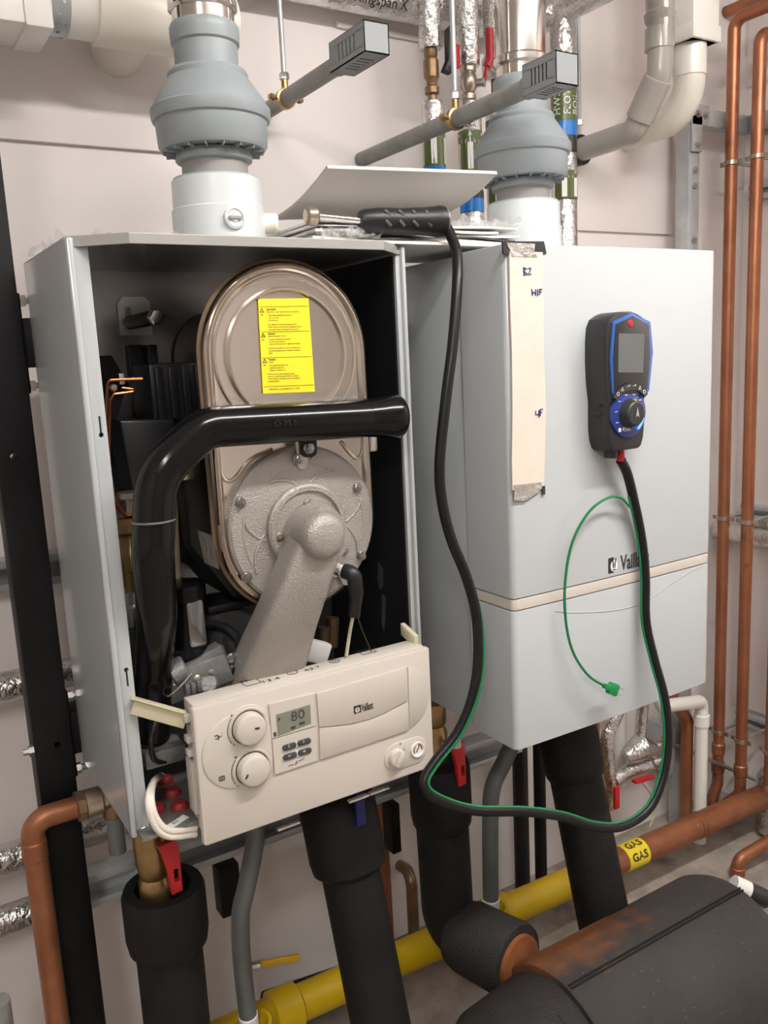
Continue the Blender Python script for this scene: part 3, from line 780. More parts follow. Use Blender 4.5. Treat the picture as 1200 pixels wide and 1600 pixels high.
def logo(parent, o, h, wid, d=0.0):
    """square badge with a long-eared animal in an egg, then the maker's word"""
    t_ = V(o)
    MB().prism(rrect(h, h, h * .08), t_ + V((h / 2, 0, h / 2)), EX, EZ, .0004).build('logo_badge', 'ink', parent)
    egg = [(h * .30 * math.cos(a), h * .36 * math.sin(a)) for a in [2 * PI * i / 24 for i in range(24)]]
    MB().prism(egg, t_ + V((h / 2, -.0004, h * .44)), EX, EZ, .0003).build('logo_egg', 'white', parent)
    k = h; q = t_ + V((h / 2, -.0009, h * .42)); r = h * .035
    strokes('logo_animal', [[q + V((-.16 * k, 0, .50 * k)), q + V((-.06 * k, 0, .12 * k))], [q + V((.16 * k, 0, .50 * k)), q + V((.06 * k, 0, .12 * k))], [q + V((-.1 * k, 0, .1 * k)), q + V((.1 * k, 0, .1 * k)), q + V((.07 * k, 0, -.06 * k)), q + V((-.07 * k, 0, -.06 * k)), q + V((-.1 * k, 0, .1 * k))], [q + V((-.12 * k, 0, -.22 * k)), q + V((.12 * k, 0, -.22 * k))]], 'ink', parent, r)
    text('logo_lettering', 'Vaillant', t_ + EX * h * 1.05, 'ink', parent, width=wid - h * 1.05, height=h, bold=.032, lift=.0005)


o_ = Pt(553, 1116, .0031); e_ = Pt(583, 1107, .0031)
logo(cp, o_, .0125, e_.x - o_.x)
# switch and pressure gauge
c = Pt(634, 1177); pl_ = [(x, z) for x, z in (arc((.018, 0), .0225, -PI / 2, PI / 2, 14) + arc((-.018, 0), .0225, PI / 2, 1.5 * PI, 14))]
MB().prism(pl_, c + EY * .001, EX, EZ, .0030, .0015).build('switch_plate', 'panel', cp)
c1, c2 = Pt(619, 1183, .002), Pt(652, 1170.5, .002)
MB().lathe(c1, -EY, [(.0145, 0), (.014, .006), (.0125, .008), (.0001, .0085)], 32).build('rotary_switch', 'panel', cp)
MB().obox(c1 - EY * .010, V((.5, 0, .86)), EY, V((-.86, 0, .5)), .0125, .004, .004, .001).build('switch_grip', 'panel', cp)
ga = MB().lathe(c2, -EY, [(.0125, 0), (.0125, .003), (.0105, .003), (.0100, .0012), (.0001, .0012)], 32).build('pressure_gauge', 'white', cp)
text('switch_mark', '0', Pt(624, 1165, .0026), 'ink', cp, height=.005); text('switch_mark', '1', Pt(631, 1173, .0026), 'ink', cp, height=.005)
q = c2 - EY * .0018
strokes('gauge_scale', [[q + V((.0075 * math.cos(a), 0, .0075 * math.sin(a))) for a in [2.2 + 1.6 * i / 8 for i in range(9)]], [q + V((-.003, 0, -.004)), q + V((.002, 0, .005))]], 'ink', cp, .0007)
strokes('gauge_red_arc', [[q + V((.0075 * math.cos(a), 0, .0075 * math.sin(a))) for a in [-.2 + 1.6 * i / 8 for i in range(9)]]], 'red', cp, .0009)
# felt-pen notes and moulded clips on the panel's top edge
tz = PZ1 + .0024


def topm(u, v): return at(u, v, 'z', tz)


for s_, u0, v0, ww in (('13.4', 413, 1067, .026), ('63.7', 478, 1049, .026)):
    text('pen_note', s_, topm(u0, v0), 'ink', cp, width=ww, height=.009, ex=EX, ey=EY)
for u0, v0, ch in ((457, 1051, 'L'), (523, 1033, 'H')):
    q = topm(u0, v0); strokes('pen_ring', [[q + V((.0085 * math.cos(a), .0065 * math.sin(a), 0)) for a in [2 * PI * i / 16 for i in range(17)]]], 'ink', cp, .0005)
    text('pen_note', ch, q + V((-.003, -.003, 0)), 'ink', cp, height=.006, ex=EX, ey=EY)
for u0, v0 in ((392, 1066), (573, 1018)):
    q = topm(u0, v0); strokes('moulded_clip', [[q + V((-.012, .012, 0)), q + V((-.012, -.010, 0)), q + V((.012, -.010, 0)), q + V((.012, .012, 0))]] + [[q + V((-.010 + .006 * i, .012, 0)), q + V((-.008 + .006 * i, .007, 0))] for i in range(4)], 'ink', cp, .0005)
# arms
A0, A1 = at(207, 1103, 'y', -.006), at(291, 1126, 'y', PY + .025)
d = (A1 - A0).normalized(); e2 = d.cross(EY).normalized()
MB().obox((A0 + A1) / 2, d, e2.cross(d), e2, (A1 - A0).length / 2, .0035, .011, .001).build('panel_arm', 'bracket', b1)
MB().obox((A0 + A1) / 2 + EZ * .012, d, e2.cross(d), e2, (A1 - A0).length / 2, .007, .0015, .0005).build('arm_flange', 'bracket', b1)
A0, A1 = at(632, 985, 'y', -.006), at(648, 1000, 'y', PY + .03)
MB().obox((A0 + A1) / 2, (A1 - A0).normalized(), EX, EZ, (A1 - A0).length / 2 + .005, .004, .010, .001).build('panel_arm', 'bracket', b1)

# ================================================================== CLOSED BOILER
X2, Z2, Y2 = .582, -.007, -.1165
X2b = X2 + .48
b2 = thing('wall_boiler', (X2 + .24, .1, Z2), 'closed white wall-hung boiler with a gas analyser stuck on its front', 'boiler', 'wall-hung boilers')
MB().box(X2 + .003, X2b - .003, .003, .30, Z2 + .004, Z2 + .797, .004).build('casing', 'case_side', b2)
MB().box(X2 + .008, X2b - .008, -.02, .01, Z2 + .006, Z2 + .790).build('inner_frame', 'case_side', b2)
zt1, zt0 = at(803, 938, 'y', Y2).z, at(803, 956, 'y', Y2).z


def plan(y0, r=.010, inset=0.0, bow=.004):
    pts = [(X2 + inset, y0), ]
    pts = [(X2b - inset, y0), (X2b - inset, Y2 + r)] + [(X2b - inset - r + r * math.cos(a), Y2 + r - r * math.sin(a)) for a in [PI / 2 * i / 5 for i in range(1, 6)]]
    for i in range(1, 8): pts.append((X2b - inset - r - (X2b - X2 - 2 * inset - 2 * r) * i / 8, Y2 - bow * math.sin(PI * i / 8)))
    pts += [(X2 + inset + r - r * math.cos(a), Y2 + r - r * math.sin(a)) for a in [PI / 2 * i / 5 for i in range(5, 0, -1)]] + [(X2 + inset, Y2 + r), (X2 + inset, y0)]
    return pts[::-1]


def slab(z0, z1, y0=-.004, inset=0.0, bev=.002, name='front_panel', m='case', bow=.004):
    return MB().prism(plan(y0, inset=inset, bow=bow), (0, 0, z0), EX, EY, z1 - z0, bev).build(name, m, b2)


up = slab(zt1 + .0015, Z2 + .80)
slab(zt0 + .001, zt1 - .0005, inset=.001, name='trim_strip', m='panel_flap')
# lower flap with a raised wave below the strip
slab(Z2, zt0 - .001, name='lower_flap')


def fronty(x):
    k = (x - X2 - .01) / (X2b - X2 - .02); return Y2 - .004 * math.sin(PI * min(1, max(0, k)))


wave = [(868, 955), (890, 957), (920, 956.5), (955, 954), (985, 948), (1010, 938), (1040, 918), (1070, 899), (1098, 885)]
WP = spline([at(u, v, 'y', Y2 - .003) for u, v in wave], 5)
MB().tube([V((p.x, fronty(p.x) + .0004, p.z)) for p in WP], .0013, 8).build('wave_edge', 'case', b2)
o_ = at(950, 897, 'y', Y2 - .0035); e_ = at(1014, 893, 'y', Y2 - .0035)
logo(b2, o_, .0275, e_.x - o_.x)
MB().cyl(at(712, 1150, 'y', .03), at(712, 1150, 'y', .03) - EZ * .02, .01, seg=12).build('foot_screw', 'zinc', b2)
for x in (X2 + .3, X2 + .44): MB().cyl((x, .05, Z2 + .006), (x, .05, Z2 - .018), .011, seg=12, bev=.002).build('drain_nipple', 'blackplastic', b2)

# paper strip with pen notes, taped to the front
ps = thing('paper_strip', at(828, 780, 'y', Y2 - .003), 'long cream paper strip with blue pen notes taped to the closed boiler', 'note')


def P2(u, v, d=.0): return at(u, v, 'y', Y2 - .0042 - d)


def sheet_strip(L_, R_, th, name, m, parent, d0):
    vs = []
    for (a, b) in zip(L_, R_): vs += [P2(*a, d0), P2(*b, d0)]
    n = len(vs); vs += [v + EY * th for v in vs[:n]]; fs = []
    for i in range(0, n - 2, 2):
        fs += [(i, i + 1, i + 3, i + 2), (n + i + 1, n + i, n + i + 2, n + i + 3), (i, i + 2, n + i + 2, n + i), (i + 1, n + i + 1, n + i + 3, i + 3)]
    fs += [(0, n, n + 1, 1), (n - 2, n - 1, 2 * n - 1, 2 * n - 2)]
    return MB().add(vs, fs).build(name, m, parent)


sheet_strip([(796, 392), (797, 470), (800, 550), (801, 640), (800, 720), (801, 766)], [(848, 394), (849, 470), (850, 550), (853, 640), (851, 720), (850, 764)], .003, 'paper', 'paper', ps, 0)
sheet_strip([(785, 377), (787, 397)], [(850, 377), (854, 396)], .003, 'black_tape', 'black_tape', ps, -.0004)
sheet_strip([(791, 379), (797, 390), (799, 401)], [(836, 381), (835, 392), (840, 402)], .003, 'silver_tape', 'duct_tape', ps, .0006)
sheet_strip([(802, 758), (804, 770), (803, 782)], [(848, 753), (843, 768), (820, 783)], .003, 'silver_tape', 'duct_tape', ps, .0006)
MB().obox(P2(849, 766, .0002), EX, EY, EZ, .003, .001, .007).build('black_tape', 'black_tape', ps)
pn = lambda *pts: [P2(u, v, .0008) for u, v in pts]
strokes('pen_note', [pn((818, 418), (819, 430)), pn((818, 418), (823, 420), (819, 424), (824, 428), (819, 430)), pn((825, 420), (829, 418), (829, 422), (825, 429), (830, 428))], 'ink_blue', ps, .0009)
strokes('pen_note', [pn((831, 452), (832, 462)), pn((837, 452), (837, 462)), pn((831, 457), (837, 457)), pn((840, 452), (840, 463)), pn((843, 452), (843, 461)), pn((843, 452), (847, 452)), pn((843, 456), (846, 456))], 'ink_blue', ps, .0009)
strokes('pen_note', [pn((837, 642), (837, 648), (842, 647)), pn((842, 641), (842, 652)), pn((844, 640), (844, 650)), pn((844, 640), (848, 639)), pn((844, 645), (847, 644))], 'ink_blue', ps, .0009)

# ================================================================== GAS ANALYSER
MY = Y2 - .0035
ga0 = at(978, 600, 'y', -.165)
gas = thing('gas_analyser', V((ga0.x, MY, .47)), 'black and blue handheld flue gas analyser clinging to the closed boiler', 'gas analyser')
gx, gz0, gz1 = ga0.x + .004, .470, .689
hw = .047


def body_outline(s=1.0, ins=0.0):
    H_ = gz1 - gz0; pts = []
    prof = [(.0, .60), (.02, .74), (.08, .85), (.16, .90), (.28, .905), (.36, .90), (.50, .99), (.65, 1.03), (.80, 1.02), (.90, .97), (.955, .83), (.985, .55), (1.0, .28)]
    L_ = [(-hw * w_ * s + ins, gz0 + H_ * t) for t, w_ in prof]; R_ = [(hw * w_ * s - ins, gz0 + H_ * t) for t, w_ in prof]
    return [(gx + x, z) for x, z in R_] + [(gx + x, z) for x, z in L_[::-1]]


MB().prism(body_outline(), (0, MY + .001, 0), EX, EZ, .046, .007).build('body', 'meter_black', gas)
FYm = MY - .0452


def G(u, v, d=0.0): return at(u, v, 'y', FYm - d)


def goutline(pts, d, th, name, m, bev=0.0):
    c = G(*pts[0]); P_ = [G(u, v) for u, v in pts]
    return MB().prism([(p.x, p.z) for p in P_], (0, FYm + .002 - d, 0), EX, EZ, th, bev).build(name, m, gas)


blue = [(953, 611), (950, 560), (955, 505), (985, 490), (1013, 504), (1016, 545), (1012, 600), (1008, 614), (1003, 621), (960, 621)]
goutline([(955, 613), (952, 560), (956, 503), (985, 489), (1014, 503), (1018, 550), (1012, 610), (1004, 622), (960, 622)][::-1], .0, .0055, 'blue_frame', 'meter_blue', .001)
goutline([(957, 611), (955, 560), (959, 507), (985, 494), (1010, 507), (1013, 550), (1008, 608), (1003, 616), (962, 616)][::-1], .0, .0066, 'face', 'meter_face', .0004)
goutline([(963, 521), (1003, 522), (1001, 582), (962, 582)][::-1], .0, .0072, 'screen', 'meter_screen')
cD = G(980, 646)
MB().lathe(V((cD.x, FYm + .001, cD.z)), -EY, [(.0385, 0), (.0385, .0045), (.037, .0055), (.0001, .0055)], 48).build('dial_ring', 'meter_ring', gas)
mb = MB(); pts = [(.041 * math.cos(a), .030 * math.sin(a) + .012) for a in [.35 + (PI - .7) * i / 14 for i in range(15)]] + [(.033 * math.cos(a), .022 * math.sin(a) + .010) for a in [.35 + (PI - .7) * i / 14 for i in range(14, -1, -1)]]
MB().prism(pts, V((cD.x, FYm - .0045, cD.z + .006)), EX, EZ, .0035).build('button_arc', 'meter_face', gas)
MB().lathe(V((cD.x, FYm - .004, cD.z)), -EY, [(.024, 0), (.0225, .004), (.0195, .014), (.017, .016), (.0001, .0165)], 40).build('dial', 'meter_black', gas)
q = V((cD.x, FYm - .0210, cD.z + .002))
MB().prism([(-.004, -.008), (0, -.004), (.004, -.008), (0, .009)], q, EX, EZ, .0006).build('pointer', 'zinc', gas)
MB().obox(V((cD.x + .002, FYm - .014, cD.z + .0205)), EX, EY, EZ, .0007, .003, .003).build('pointer_tick', 'yellow_label', gas)
pts = [V((cD.x + .0315 * math.cos(a), FYm - .0058, cD.z + .0315 * math.sin(a))) for a in [-.95 + .65 * i / 8 for i in range(9)]]
MB().tube(pts, .0016, 8).build('light_bar', 'led', gas)
c = G(985, 505, .0046); MB().lathe(c, -EY, [(.0055, 0), (.0045, .0015), (.0001, .002)], 16).build('indicator', 'red', gas)
ls = []
for i in range(8):
    a = -.45 + 4.0 * i / 7; p_ = V((cD.x + .031 * math.cos(a), FYm - .0052, cD.z + .031 * math.sin(a))); ls.append([p_ - EX * .0028, p_ + EX * .0028])
strokes('dial_words', ls, 'white', gas, .0006)
ls = []
for i, a in enumerate([.6 + (PI - 1.2) * i / 5 for i in range(6)]):
    q = V((cD.x + .036 * math.cos(a), FYm - .0086, cD.z + .018 + .026 * math.sin(a))); r = .0026
    ls += [[q + V((-r, 0, -r)), q + V((r, 0, -r)), q + V((0, 0, r)), q + V((-r, 0, -r))]] if i in (1, 4) else ([[q + V((r * math.cos(t), 0, r * math.sin(t))) for t in [2 * PI * j / 10 for j in range(11)]]] if i in (0, 5) else [[q - EX * r, q + EX * r], [q + V((r, 0, 0)), q + V((r, 0, r))]])
strokes('button_symbols', ls, 'white', gas, .0005)
p_ = G(967, 675, .0056); text('model_lettering', '458s', p_ + EX * .007, 'white', gas, height=.0075)
MB().obox(p_ + V((.002, 0, .003)), EX, EY, EZ, .003, .0003, .003).build('model_badge', 'white', gas)
q = at(952, 700, 'y', MY - .02)
MB().cyl(V((gx - .014, MY - .022, gz0 + .004)), V((gx - .014, MY - .022, gz0 - .012)), .011, seg=18, bev=.001).build('water_trap', 'meter_black', gas)
for k in range(3): MB().obox(V((gx - hw * .93, MY - .025, .545 - .012 * k)), EX, EY, EZ, .002, .006, .0016, .0005).build('side_grip', 'meter_black', gas)
MB().cyl(V((gx + .007, MY - .024, gz0 + .003)), V((gx + .007, MY - .024, gz0 - .020)), .0062, seg=16).build('gas_inlet', 'red', gas)

# ================================================================== FLUE PROBE with hose and thermocouple lead
HB, HA = at(563, 354, 'y', .012), at(692, 356, 'y', -.012)
HB = V((HB.x, HB.y, .838)); HA = V((HA.x, HA.y, .838))
pr = thing('flue_probe', (HB + HA) / 2 - EZ * .022, 'black flue probe handle and hose hanging between the two boilers', 'flue probe')
d = (HA - HB).normalized(); LH = (HA - HB).length
MB().lathe(HB, d, [(.014, 0), (.0165, .006), (.019, .03), (.0185, .06), (.0205, .10), (.0225, LH - .012), (.0235, LH - .010), (.0235, LH), (.018, LH + .003)], 32).build('handle', 'blackplastic', pr)
MB().lathe(HA - d * .001, d, [(.0225, 0), (.0225, .004), (.012, .006)], 32).build('end_cap', 'castgrey', pr)
side = V((0, 0, 1)).cross(d).normalized()
if side.y > 0: side = -side
for k in range(4):
    for up_ in (.011, -.006):
        c = HB + d * (.038 + .022 * k) + side * .0155 + EZ * up_ - EZ * (.002 if up_ > 0 else 0)
        MB().obox(c + side * (.0015 if up_ < 0 else -.0005), (d - EZ * .9).normalized(), side, (EZ + d * .9).normalized(), .006, .003, .0022, .001).build('grip_notch', 'button', pr)
MB().cyl(HB + d * .002, V((.345, .03, .845)), .0052, seg=14).build('probe_shaft', 'chrome', pr)
MB().lathe(V((.352, .029, .8448)), V((-1, .1, 0)), [(.010, 0), (.013, .004), (.013, .016), (.009, .02)], 18).build('stop_cone', 'nickel', pr)
hp = [HA + d * .002, at(706, 372, 'y', -.03), at(714, 400, 'y', -.05), at(714, 450, 'y', -.07), at(707, 540, 'y', -.085), at(697, 620, 'y', -.09), at(687, 720, 'y', -.09), at(690, 780, 'y', -.09), at(704, 840, 'y', -.09),
      at(728, 900, 'y', -.095), at(744, 960, 'y', -.10), at(747, 1030, 'y', -.105), at(738, 1090, 'y', -.105), at(715, 1145, 'y', -.10), at(680, 1190, 'y', -.095), at(663, 1222, 'y', -.10), at(680, 1246, 'y', -.11),
      at(740, 1266, 'y', -.13), at(820, 1268, 'y', -.15), at(880, 1276, 'y', -.16), at(930, 1291, 'y', -.17), at(975, 1290, 'y', -.175), at(1015, 1262, 'y', -.175), at(1037, 1210, 'y', -.17), at(1044, 1150, 'y', -.165), at(1038, 1090, 'y', -.155), at(1022, 1030, 'y', -.145),
      at(1009, 970, 'y', -.135), at(1008, 900, 'y', -.133), at(1002, 840, 'y', -.133), at(990, 780, 'y', -.138), at(980, 740, 'y', -.142), V((gx + .007, MY - .024, gz0 - .018))]
sp = spline(hp, 8)
MB().tube(sp, .0082, 16).build('hose', 'hose', pr)
# green thermocouple lead taped along the hose, loop and plug
tw = []
for i, p_ in enumerate(sp):
    if i < 4 * 8 or i > len(sp) - 16: continue
    t = (sp[min(i + 1, len(sp) - 1)] - sp[i - 1]).normalized(); vd = (CAM - p_).normalized()
    sd = t.cross(vd).normalized(); k = min(1, max(0, (i - 72) / 30)); k = k * k * (3 - 2 * k)
    an_ = -1.2 + 2.15 * k; tw.append(p_ + (vd * math.sin(an_ * .8) - sd * math.cos(an_ * .8)) * .0090)
MB().tube(tw, .0022, 8).build('thermocouple_lead', 'green_wire', pr)
lp = [tw[-1], at(985, 792, 'y', -.137), at(970, 778, 'y', -.14), at(950, 778, 'y', -.14), at(920, 800, 'y', -.14), at(894, 848, 'y', -.137), at(883, 910, 'y', -.135), at(884, 970, 'y', -.135), at(895, 1018, 'y', -.138), at(918, 1054, 'y', -.145), at(946, 1073, 'y', -.150)]
MB().tube(spline(lp, 8), .0023, 8).build('thermocouple_lead', 'green_wire', pr)
a, b = at(945, 1072, 'y', -.150), at(978, 1084, 'y', -.153); d = (b - a).normalized(); n_ = V((0, -1, 0)); up_ = n_.cross(d).normalized()
pg = MB().prism([(0, -.004), (.010, -.005), (.012, -.010), (.028, -.0105), (.031, -.0085), (.031, .0085), (.028, .0105), (.012, .010), (.010, .005), (0, .004)], a + EY * .005, d, up_ * -1 if d.cross(up_).y > 0 else up_, .010, .002).build('thermocouple_plug', 'green_plug', pr)
for s_ in (-.005, .005): MB().obox(a + d * .037 + up_ * s_, d, up_, n_, .008, .0012, .0006).build('pin', 'zinc', pg)

# ================================================================== FLUES
FX, FYy = .247, .15
fl1 = thing('flue_pipe', (FX, FYy, BH), 'grey and white flue riser with a bell collar on the open boiler', 'flue', 'boiler flues')
o = V((FX, FYy, 0))


def prof(*pts): return [(r, z) for r, z in pts]


ad = MB().lathe(o, EZ, prof((.0695, .802), (.0695, .866), (.0670, .868), (.0665, .908), (.062, .910), (.0635, .912), (.050, .9115)), 56).build('adapter', 'flue_white', fl1)
tc = at(336, 353, 'y', .082); tc = V((FX - .005, FYy - .069, .846))
MB().lathe(tc, -EY, [(.0155, -.004), (.0155, .004), (.0125, .0055), (.0125, .004), (.006, .004), (.005, .006), (.0001, .006)], 24).build('test_cap', 'flue_white', fl1)
MB().obox(tc - EY * .0065, EX, EY, EZ, .010, .0015, .0022, .0006).build('cap_grip', 'flue_taupe', fl1)
sx_ = V((FX + .062, FYy - .03, .846)); MB().lathe(sx_, V((.9, -.4, 0)), [(.0155, -.01), (.0155, .016), (.012, .02)], 20).build('side_cap', 'pvc_cream', fl1)
MB().lathe(o, EZ, prof((.049, .905), (.049, .945)), 48).build('inner_pipe', 'flue_taupe', fl1)
MB().lathe(o, EZ, prof((.050, .934), (.056, .936), (.057, .943), (.054, .950), (.050, .952)), 48).build('lower_ring', 'flue_grey', fl1)
bell = MB().lathe(o, EZ, prof((.050, .952), (.076, .951), (.0805, .957), (.0825, .990), (.0860, .992), (.0880, .998), (.0880, 1.008), (.0855, 1.011), (.0840, 1.011)), 64).build('bell_collar', 'flue_grey', fl1)
rb = MB().obox(V((0, 0, 0)), EX, EY, EZ, .0085, .0010, .0032, .0005).mesh('bell_rib', 'flue_grey')
for k in range(18):
    a = 2 * PI * k / 18; place('bell_rib', rb, bell, o + V((.0660 * math.cos(a), .0660 * math.sin(a), .9495)), (0, 0, a))
MB().lathe(o, EZ, prof((.0845, 1.010), (.082, 1.018), (.060, 1.050), (.057, 1.052)), 64).build('cone', 'flue_grey', fl1)
MB().lathe(o, EZ, prof((.054, 1.049), (.0585, 1.050), (.0590, 1.057), (.056, 1.062), (.046, 1.063)), 56).build('ring', 'flue_grey', fl1)
MB().lathe(o, EZ, prof((.0462, 1.060), (.0462, 1.098)), 48).build('neck', 'flue_grey', fl1)
MB().lathe(o, EZ, prof((.046, 1.096), (.0495, 1.099), (.0505, 1.112), (.0505, 1.120), (.048, 1.125), (.044, 1.126)), 48).build('socket', 'flue_grey', fl1)
ss = MB().lathe(o, EZ, prof((.0450, 1.120), (.0450, ZC)), 48, cap=False).build('steel_pipe', 'stainless', fl1)
MB().lathe(o, EZ, prof((.0455, 1.142), (.0500, 1.146), (.0500, 1.156), (.0455, 1.160)), 48, cap=False).build('clamp_band', 'stainless', ss)
fl2 = dup(fl1, (.835 - FX, .13 - FYy, -.009), 'grey and white flue riser with a bell collar on the closed boiler', ('test_cap', 'cap_grip', 'side_cap'))

# ================================================================== THINGS LYING ON TOP
# papers in a bundle across the gap
bundle = thing('document_bundle', (.52, .12, .803), 'bundle of manuals and papers in plastic film bridging the tops of both boilers', 'documents')
rnd = random.Random(3)
z = .8030
for i, (x0, x1, y0, y1, th, m) in enumerate([(.340, .76, -.015, .21, .004, 'docpaper'), (.345, .75, .0, .22, .003, 'docpaper'), (.36, .60, .035, .20, .003, 'docgreen'), (.345, .72, .036, .20, .004, 'docpaper'), (.50, .73, .033, .20, .003, 'docdark'),
                                          (.35, .745, .036, .21, .004, 'docpaper'), (.355, .56, .038, .2, .003, 'docdark'), (.345, .70, .04, .2, .004, 'docpaper'), (.35, .74, .036, .22, .0035, 'docpaper')]):
    if m == 'x': continue
    nx, ny = 10, 5; vs = []; fs = []; ph = rnd.random() * 6
    for s_ in (0, 1):
        for j in range(ny + 1):
            for k in range(nx + 1):
                a, b = k / nx, j / ny; wob = .0022 * math.sin(ph + a * 7) * (1 - b) * (1 if 0 < i else 0)
                vs.append(V((x0 + (x1 - x0) * a, y0 + (y1 - y0) * b, z + (th if s_ else 0) + wob)))
    q = (nx + 1) * (ny + 1)
    for j in range(ny):
        for k in range(nx):
            a = j * (nx + 1) + k; fs += [(a, a + nx + 1, a + nx + 2, a + 1), (q + a, q + a + 1, q + a + nx + 2, q + a + nx + 1)]
    for k in range(nx): fs += [(k, k + 1, q + k + 1, q + k), (ny * (nx + 1) + k, q + ny * (nx + 1) + k, q + ny * (nx + 1) + k + 1, ny * (nx + 1) + k + 1)]
    for j in range(ny): a = j * (nx + 1); fs += [(a, q + a, q + a + nx + 1, a + nx + 1), (a + nx, a + 2 * nx + 1, q + a + 2 * nx + 1, q + a + nx)]
    MB().add(vs, fs).build('booklet' if m != 'docpaper' else 'paper_stack', m, bundle)
    z += th + .0008


def crumple(x0, x1, y0, y1, z, amp, seed, nx=18, ny=10):
    r_ = random.Random(seed); vs = []; fs = []
    for j in range(ny + 1):
        for k in range(nx + 1): vs.append(V((x0 + (x1 - x0) * k / nx + r_.uniform(-.004, .004), y0 + (y1 - y0) * j / ny + r_.uniform(-.004, .004), z + r_.random() ** 2 * amp)))
    for j in range(ny):
        for k in range(nx): a = j * (nx + 1) + k; fs.append((a, a + 1, a + nx + 2, a + nx + 1))
    return MB().add(vs, fs)


crumple(.345, .44, -.012, .10, .812, .018, 5).build('plastic_film', 'film', bundle)
crumple(.60, .735, -.005, .10, .8385, .020, 9).build('plastic_film', 'film', bundle)
crumple(-.012, .15, .06, .25, .8035, .022, 11, 14, 10).build('plastic_film', 'film', label='crumpled clear plastic film lying on the open boiler beside its flue', cat='plastic film')
# pale sheet-metal panel lying tilted on the bundle
fA, fB = at(512, 263, 'y', .035), at(777, 272, 'y', .015)
rA, rB = at(430, 344, 'y', .225), at(692, 336, 'y', .225)
n_ = (fB - fA).cross(rA - fA).normalized()
if n_.z < 0: n_ = -n_
NX, NY = 8, 6; vs = []; fs = []
for s_ in (0, 1):
    for j in range(NY + 1):
        for k in range(NX + 1):
            a, b = k / NX, j / NY; p_ = fA.lerp(fB, a).lerp(rA.lerp(rB, a), b); vs.append(p_ + n_ * (.005 * s_) - EZ * .008 * math.sin(PI * b) * (1))
q = (NX + 1) * (NY + 1)
for j in range(NY):
    for k in range(NX): a = j * (NX + 1) + k; fs += [(a, a + NX + 1, a + NX + 2, a + 1), (q + a, q + a + 1, q + a + NX + 2, q + a + NX + 1)]
for k in range(NX): fs += [(k, k + 1, q + k + 1, q + k), (NY * (NX + 1) + k, q + NY * (NX + 1) + k, q + NY * (NX + 1) + k + 1, NY * (NX + 1) + k + 1)]
for j in range(NY): a = j * (NX + 1); fs += [(a, q + a, q + a + NX + 1, a + NX + 1), (a + NX, a + 2 * NX + 1, q + a + 2 * NX + 1, q + a + NX)]
MB().add(vs, fs).build('cover_sheet', 'sheet', label='pale grey cover sheet tilted on the papers between the two flues', cat='cover sheet')

# ================================================================== CONDUITS WITH LOUVRED BOXES
def conduit(X, zc, box_px, clamp_px, lab):
    yb, yn = at(*box_px[0], 'x', X).y, at(*box_px[1], 'x', X).y
    t = thing('vent_conduit', (X, YW, zc), lab, 'conduit', 'conduits with louvred end boxes')
    MB().cyl((X, YW + .001, zc), (X, yb - .005, zc), .0155, seg=24).build('pipe', 'conduit', t)
    MB().lathe((X, yb + .016, zc), -EY, [(.0165, 0), (.0185, .002), (.0185, .017), (.0165, .018)], 24).build('coupling', 'conduit', t)
    h = .0235
    z0, z1 = zc - h + .004, zc + h + .004; ym = (yn + yb) / 2; L_ = yb - yn; k_ = .0018
    sl = [(ym - L_ * .22 + L_ * .11 * k - .002, ym - L_ * .22 + L_ * .11 * k + .002) for k in range(5)]
    ed = [yn] + [e for q_ in sl for e in q_] + [yb]
    mb = MB().box(X + h - k_, X + h, yn, yb, z0, z1).box(X - h, X + h, yn, yb, z1 - k_, z1).box(X - h, X + h, yn, yn + k_, z0, z1).box(X - h, X + h, yb - k_, yb, z0, z1)
    mb.box(X - h, X - h + k_, yn, yb, zc + .016, z1).box(X - h, X - h + k_, yn, yb, z0, zc - .009)
    mb.box(X - h, X - .012, yn, yb, z0, z0 + k_).box(X + .012, X + h, yn, yb, z0, z0 + k_)
    for k in range(6):
        mb.box(X - h, X - h + k_, ed[2 * k], ed[2 * k + 1], zc - .010, zc + .017).box(X - .013, X + .013, ed[2 * k], ed[2 * k + 1], z0, z0 + k_)
    mb.build('louvred_box', 'boxgrey', t, smooth=False)
    yc = at(*clamp_px, 'x', X).y
    MB().lathe((X, yc + .006, zc), -EY, [(.0165, 0), (.0195, .001), (.0195, .011), (.0165, .012)], 28).build('pipe_ring', 'brass', t)
    for s_ in (-1, 1): MB().lathe((X + s_ * .018, yc - .001, zc), EX * s_, [(.0042, 0), (.0042, .008), (.0065, .008), (.0065, .014), (.0042, .0141), (.0042, .018)], 10).build('ring_screw', 'brass', t)
    MB().cyl((X, yc, zc + .017), (X, yc, zc + .034), .0065, seg=12).build('boss', 'brass', t)
    MB().lathe((X, yc, zc + .034), EZ, [(.0095, 0), (.0095, .010), (.0075, .013)], 6).build('lock_nut', 'zinc', t)
    MB().cyl((X, yc, zc + .034), (X, yc, ZC), .0050, seg=12).build('threaded_rod', 'galv', t)
    return t


z1 = at(445, 155, 'x', .525).z; z2 = at(712, 186, 'x', .745).z
conduit(.525, z1, ((533, 85), (588, 52)), (446, 152), 'grey conduit with louvred end box hung above the gap between the boilers')
conduit(.745, z2, ((833, 126), (886, 103)), (712, 186), 'grey conduit with louvred end box crossing in front of the closed boiler flue')

# ================================================================== PIPES BEHIND, UPPER WALL
YP = .425


def zat(u, v, y=YP): return at(u, v, 'y', y).z


def up_vec(px, y=YP): return at(*px, 'y', y).x


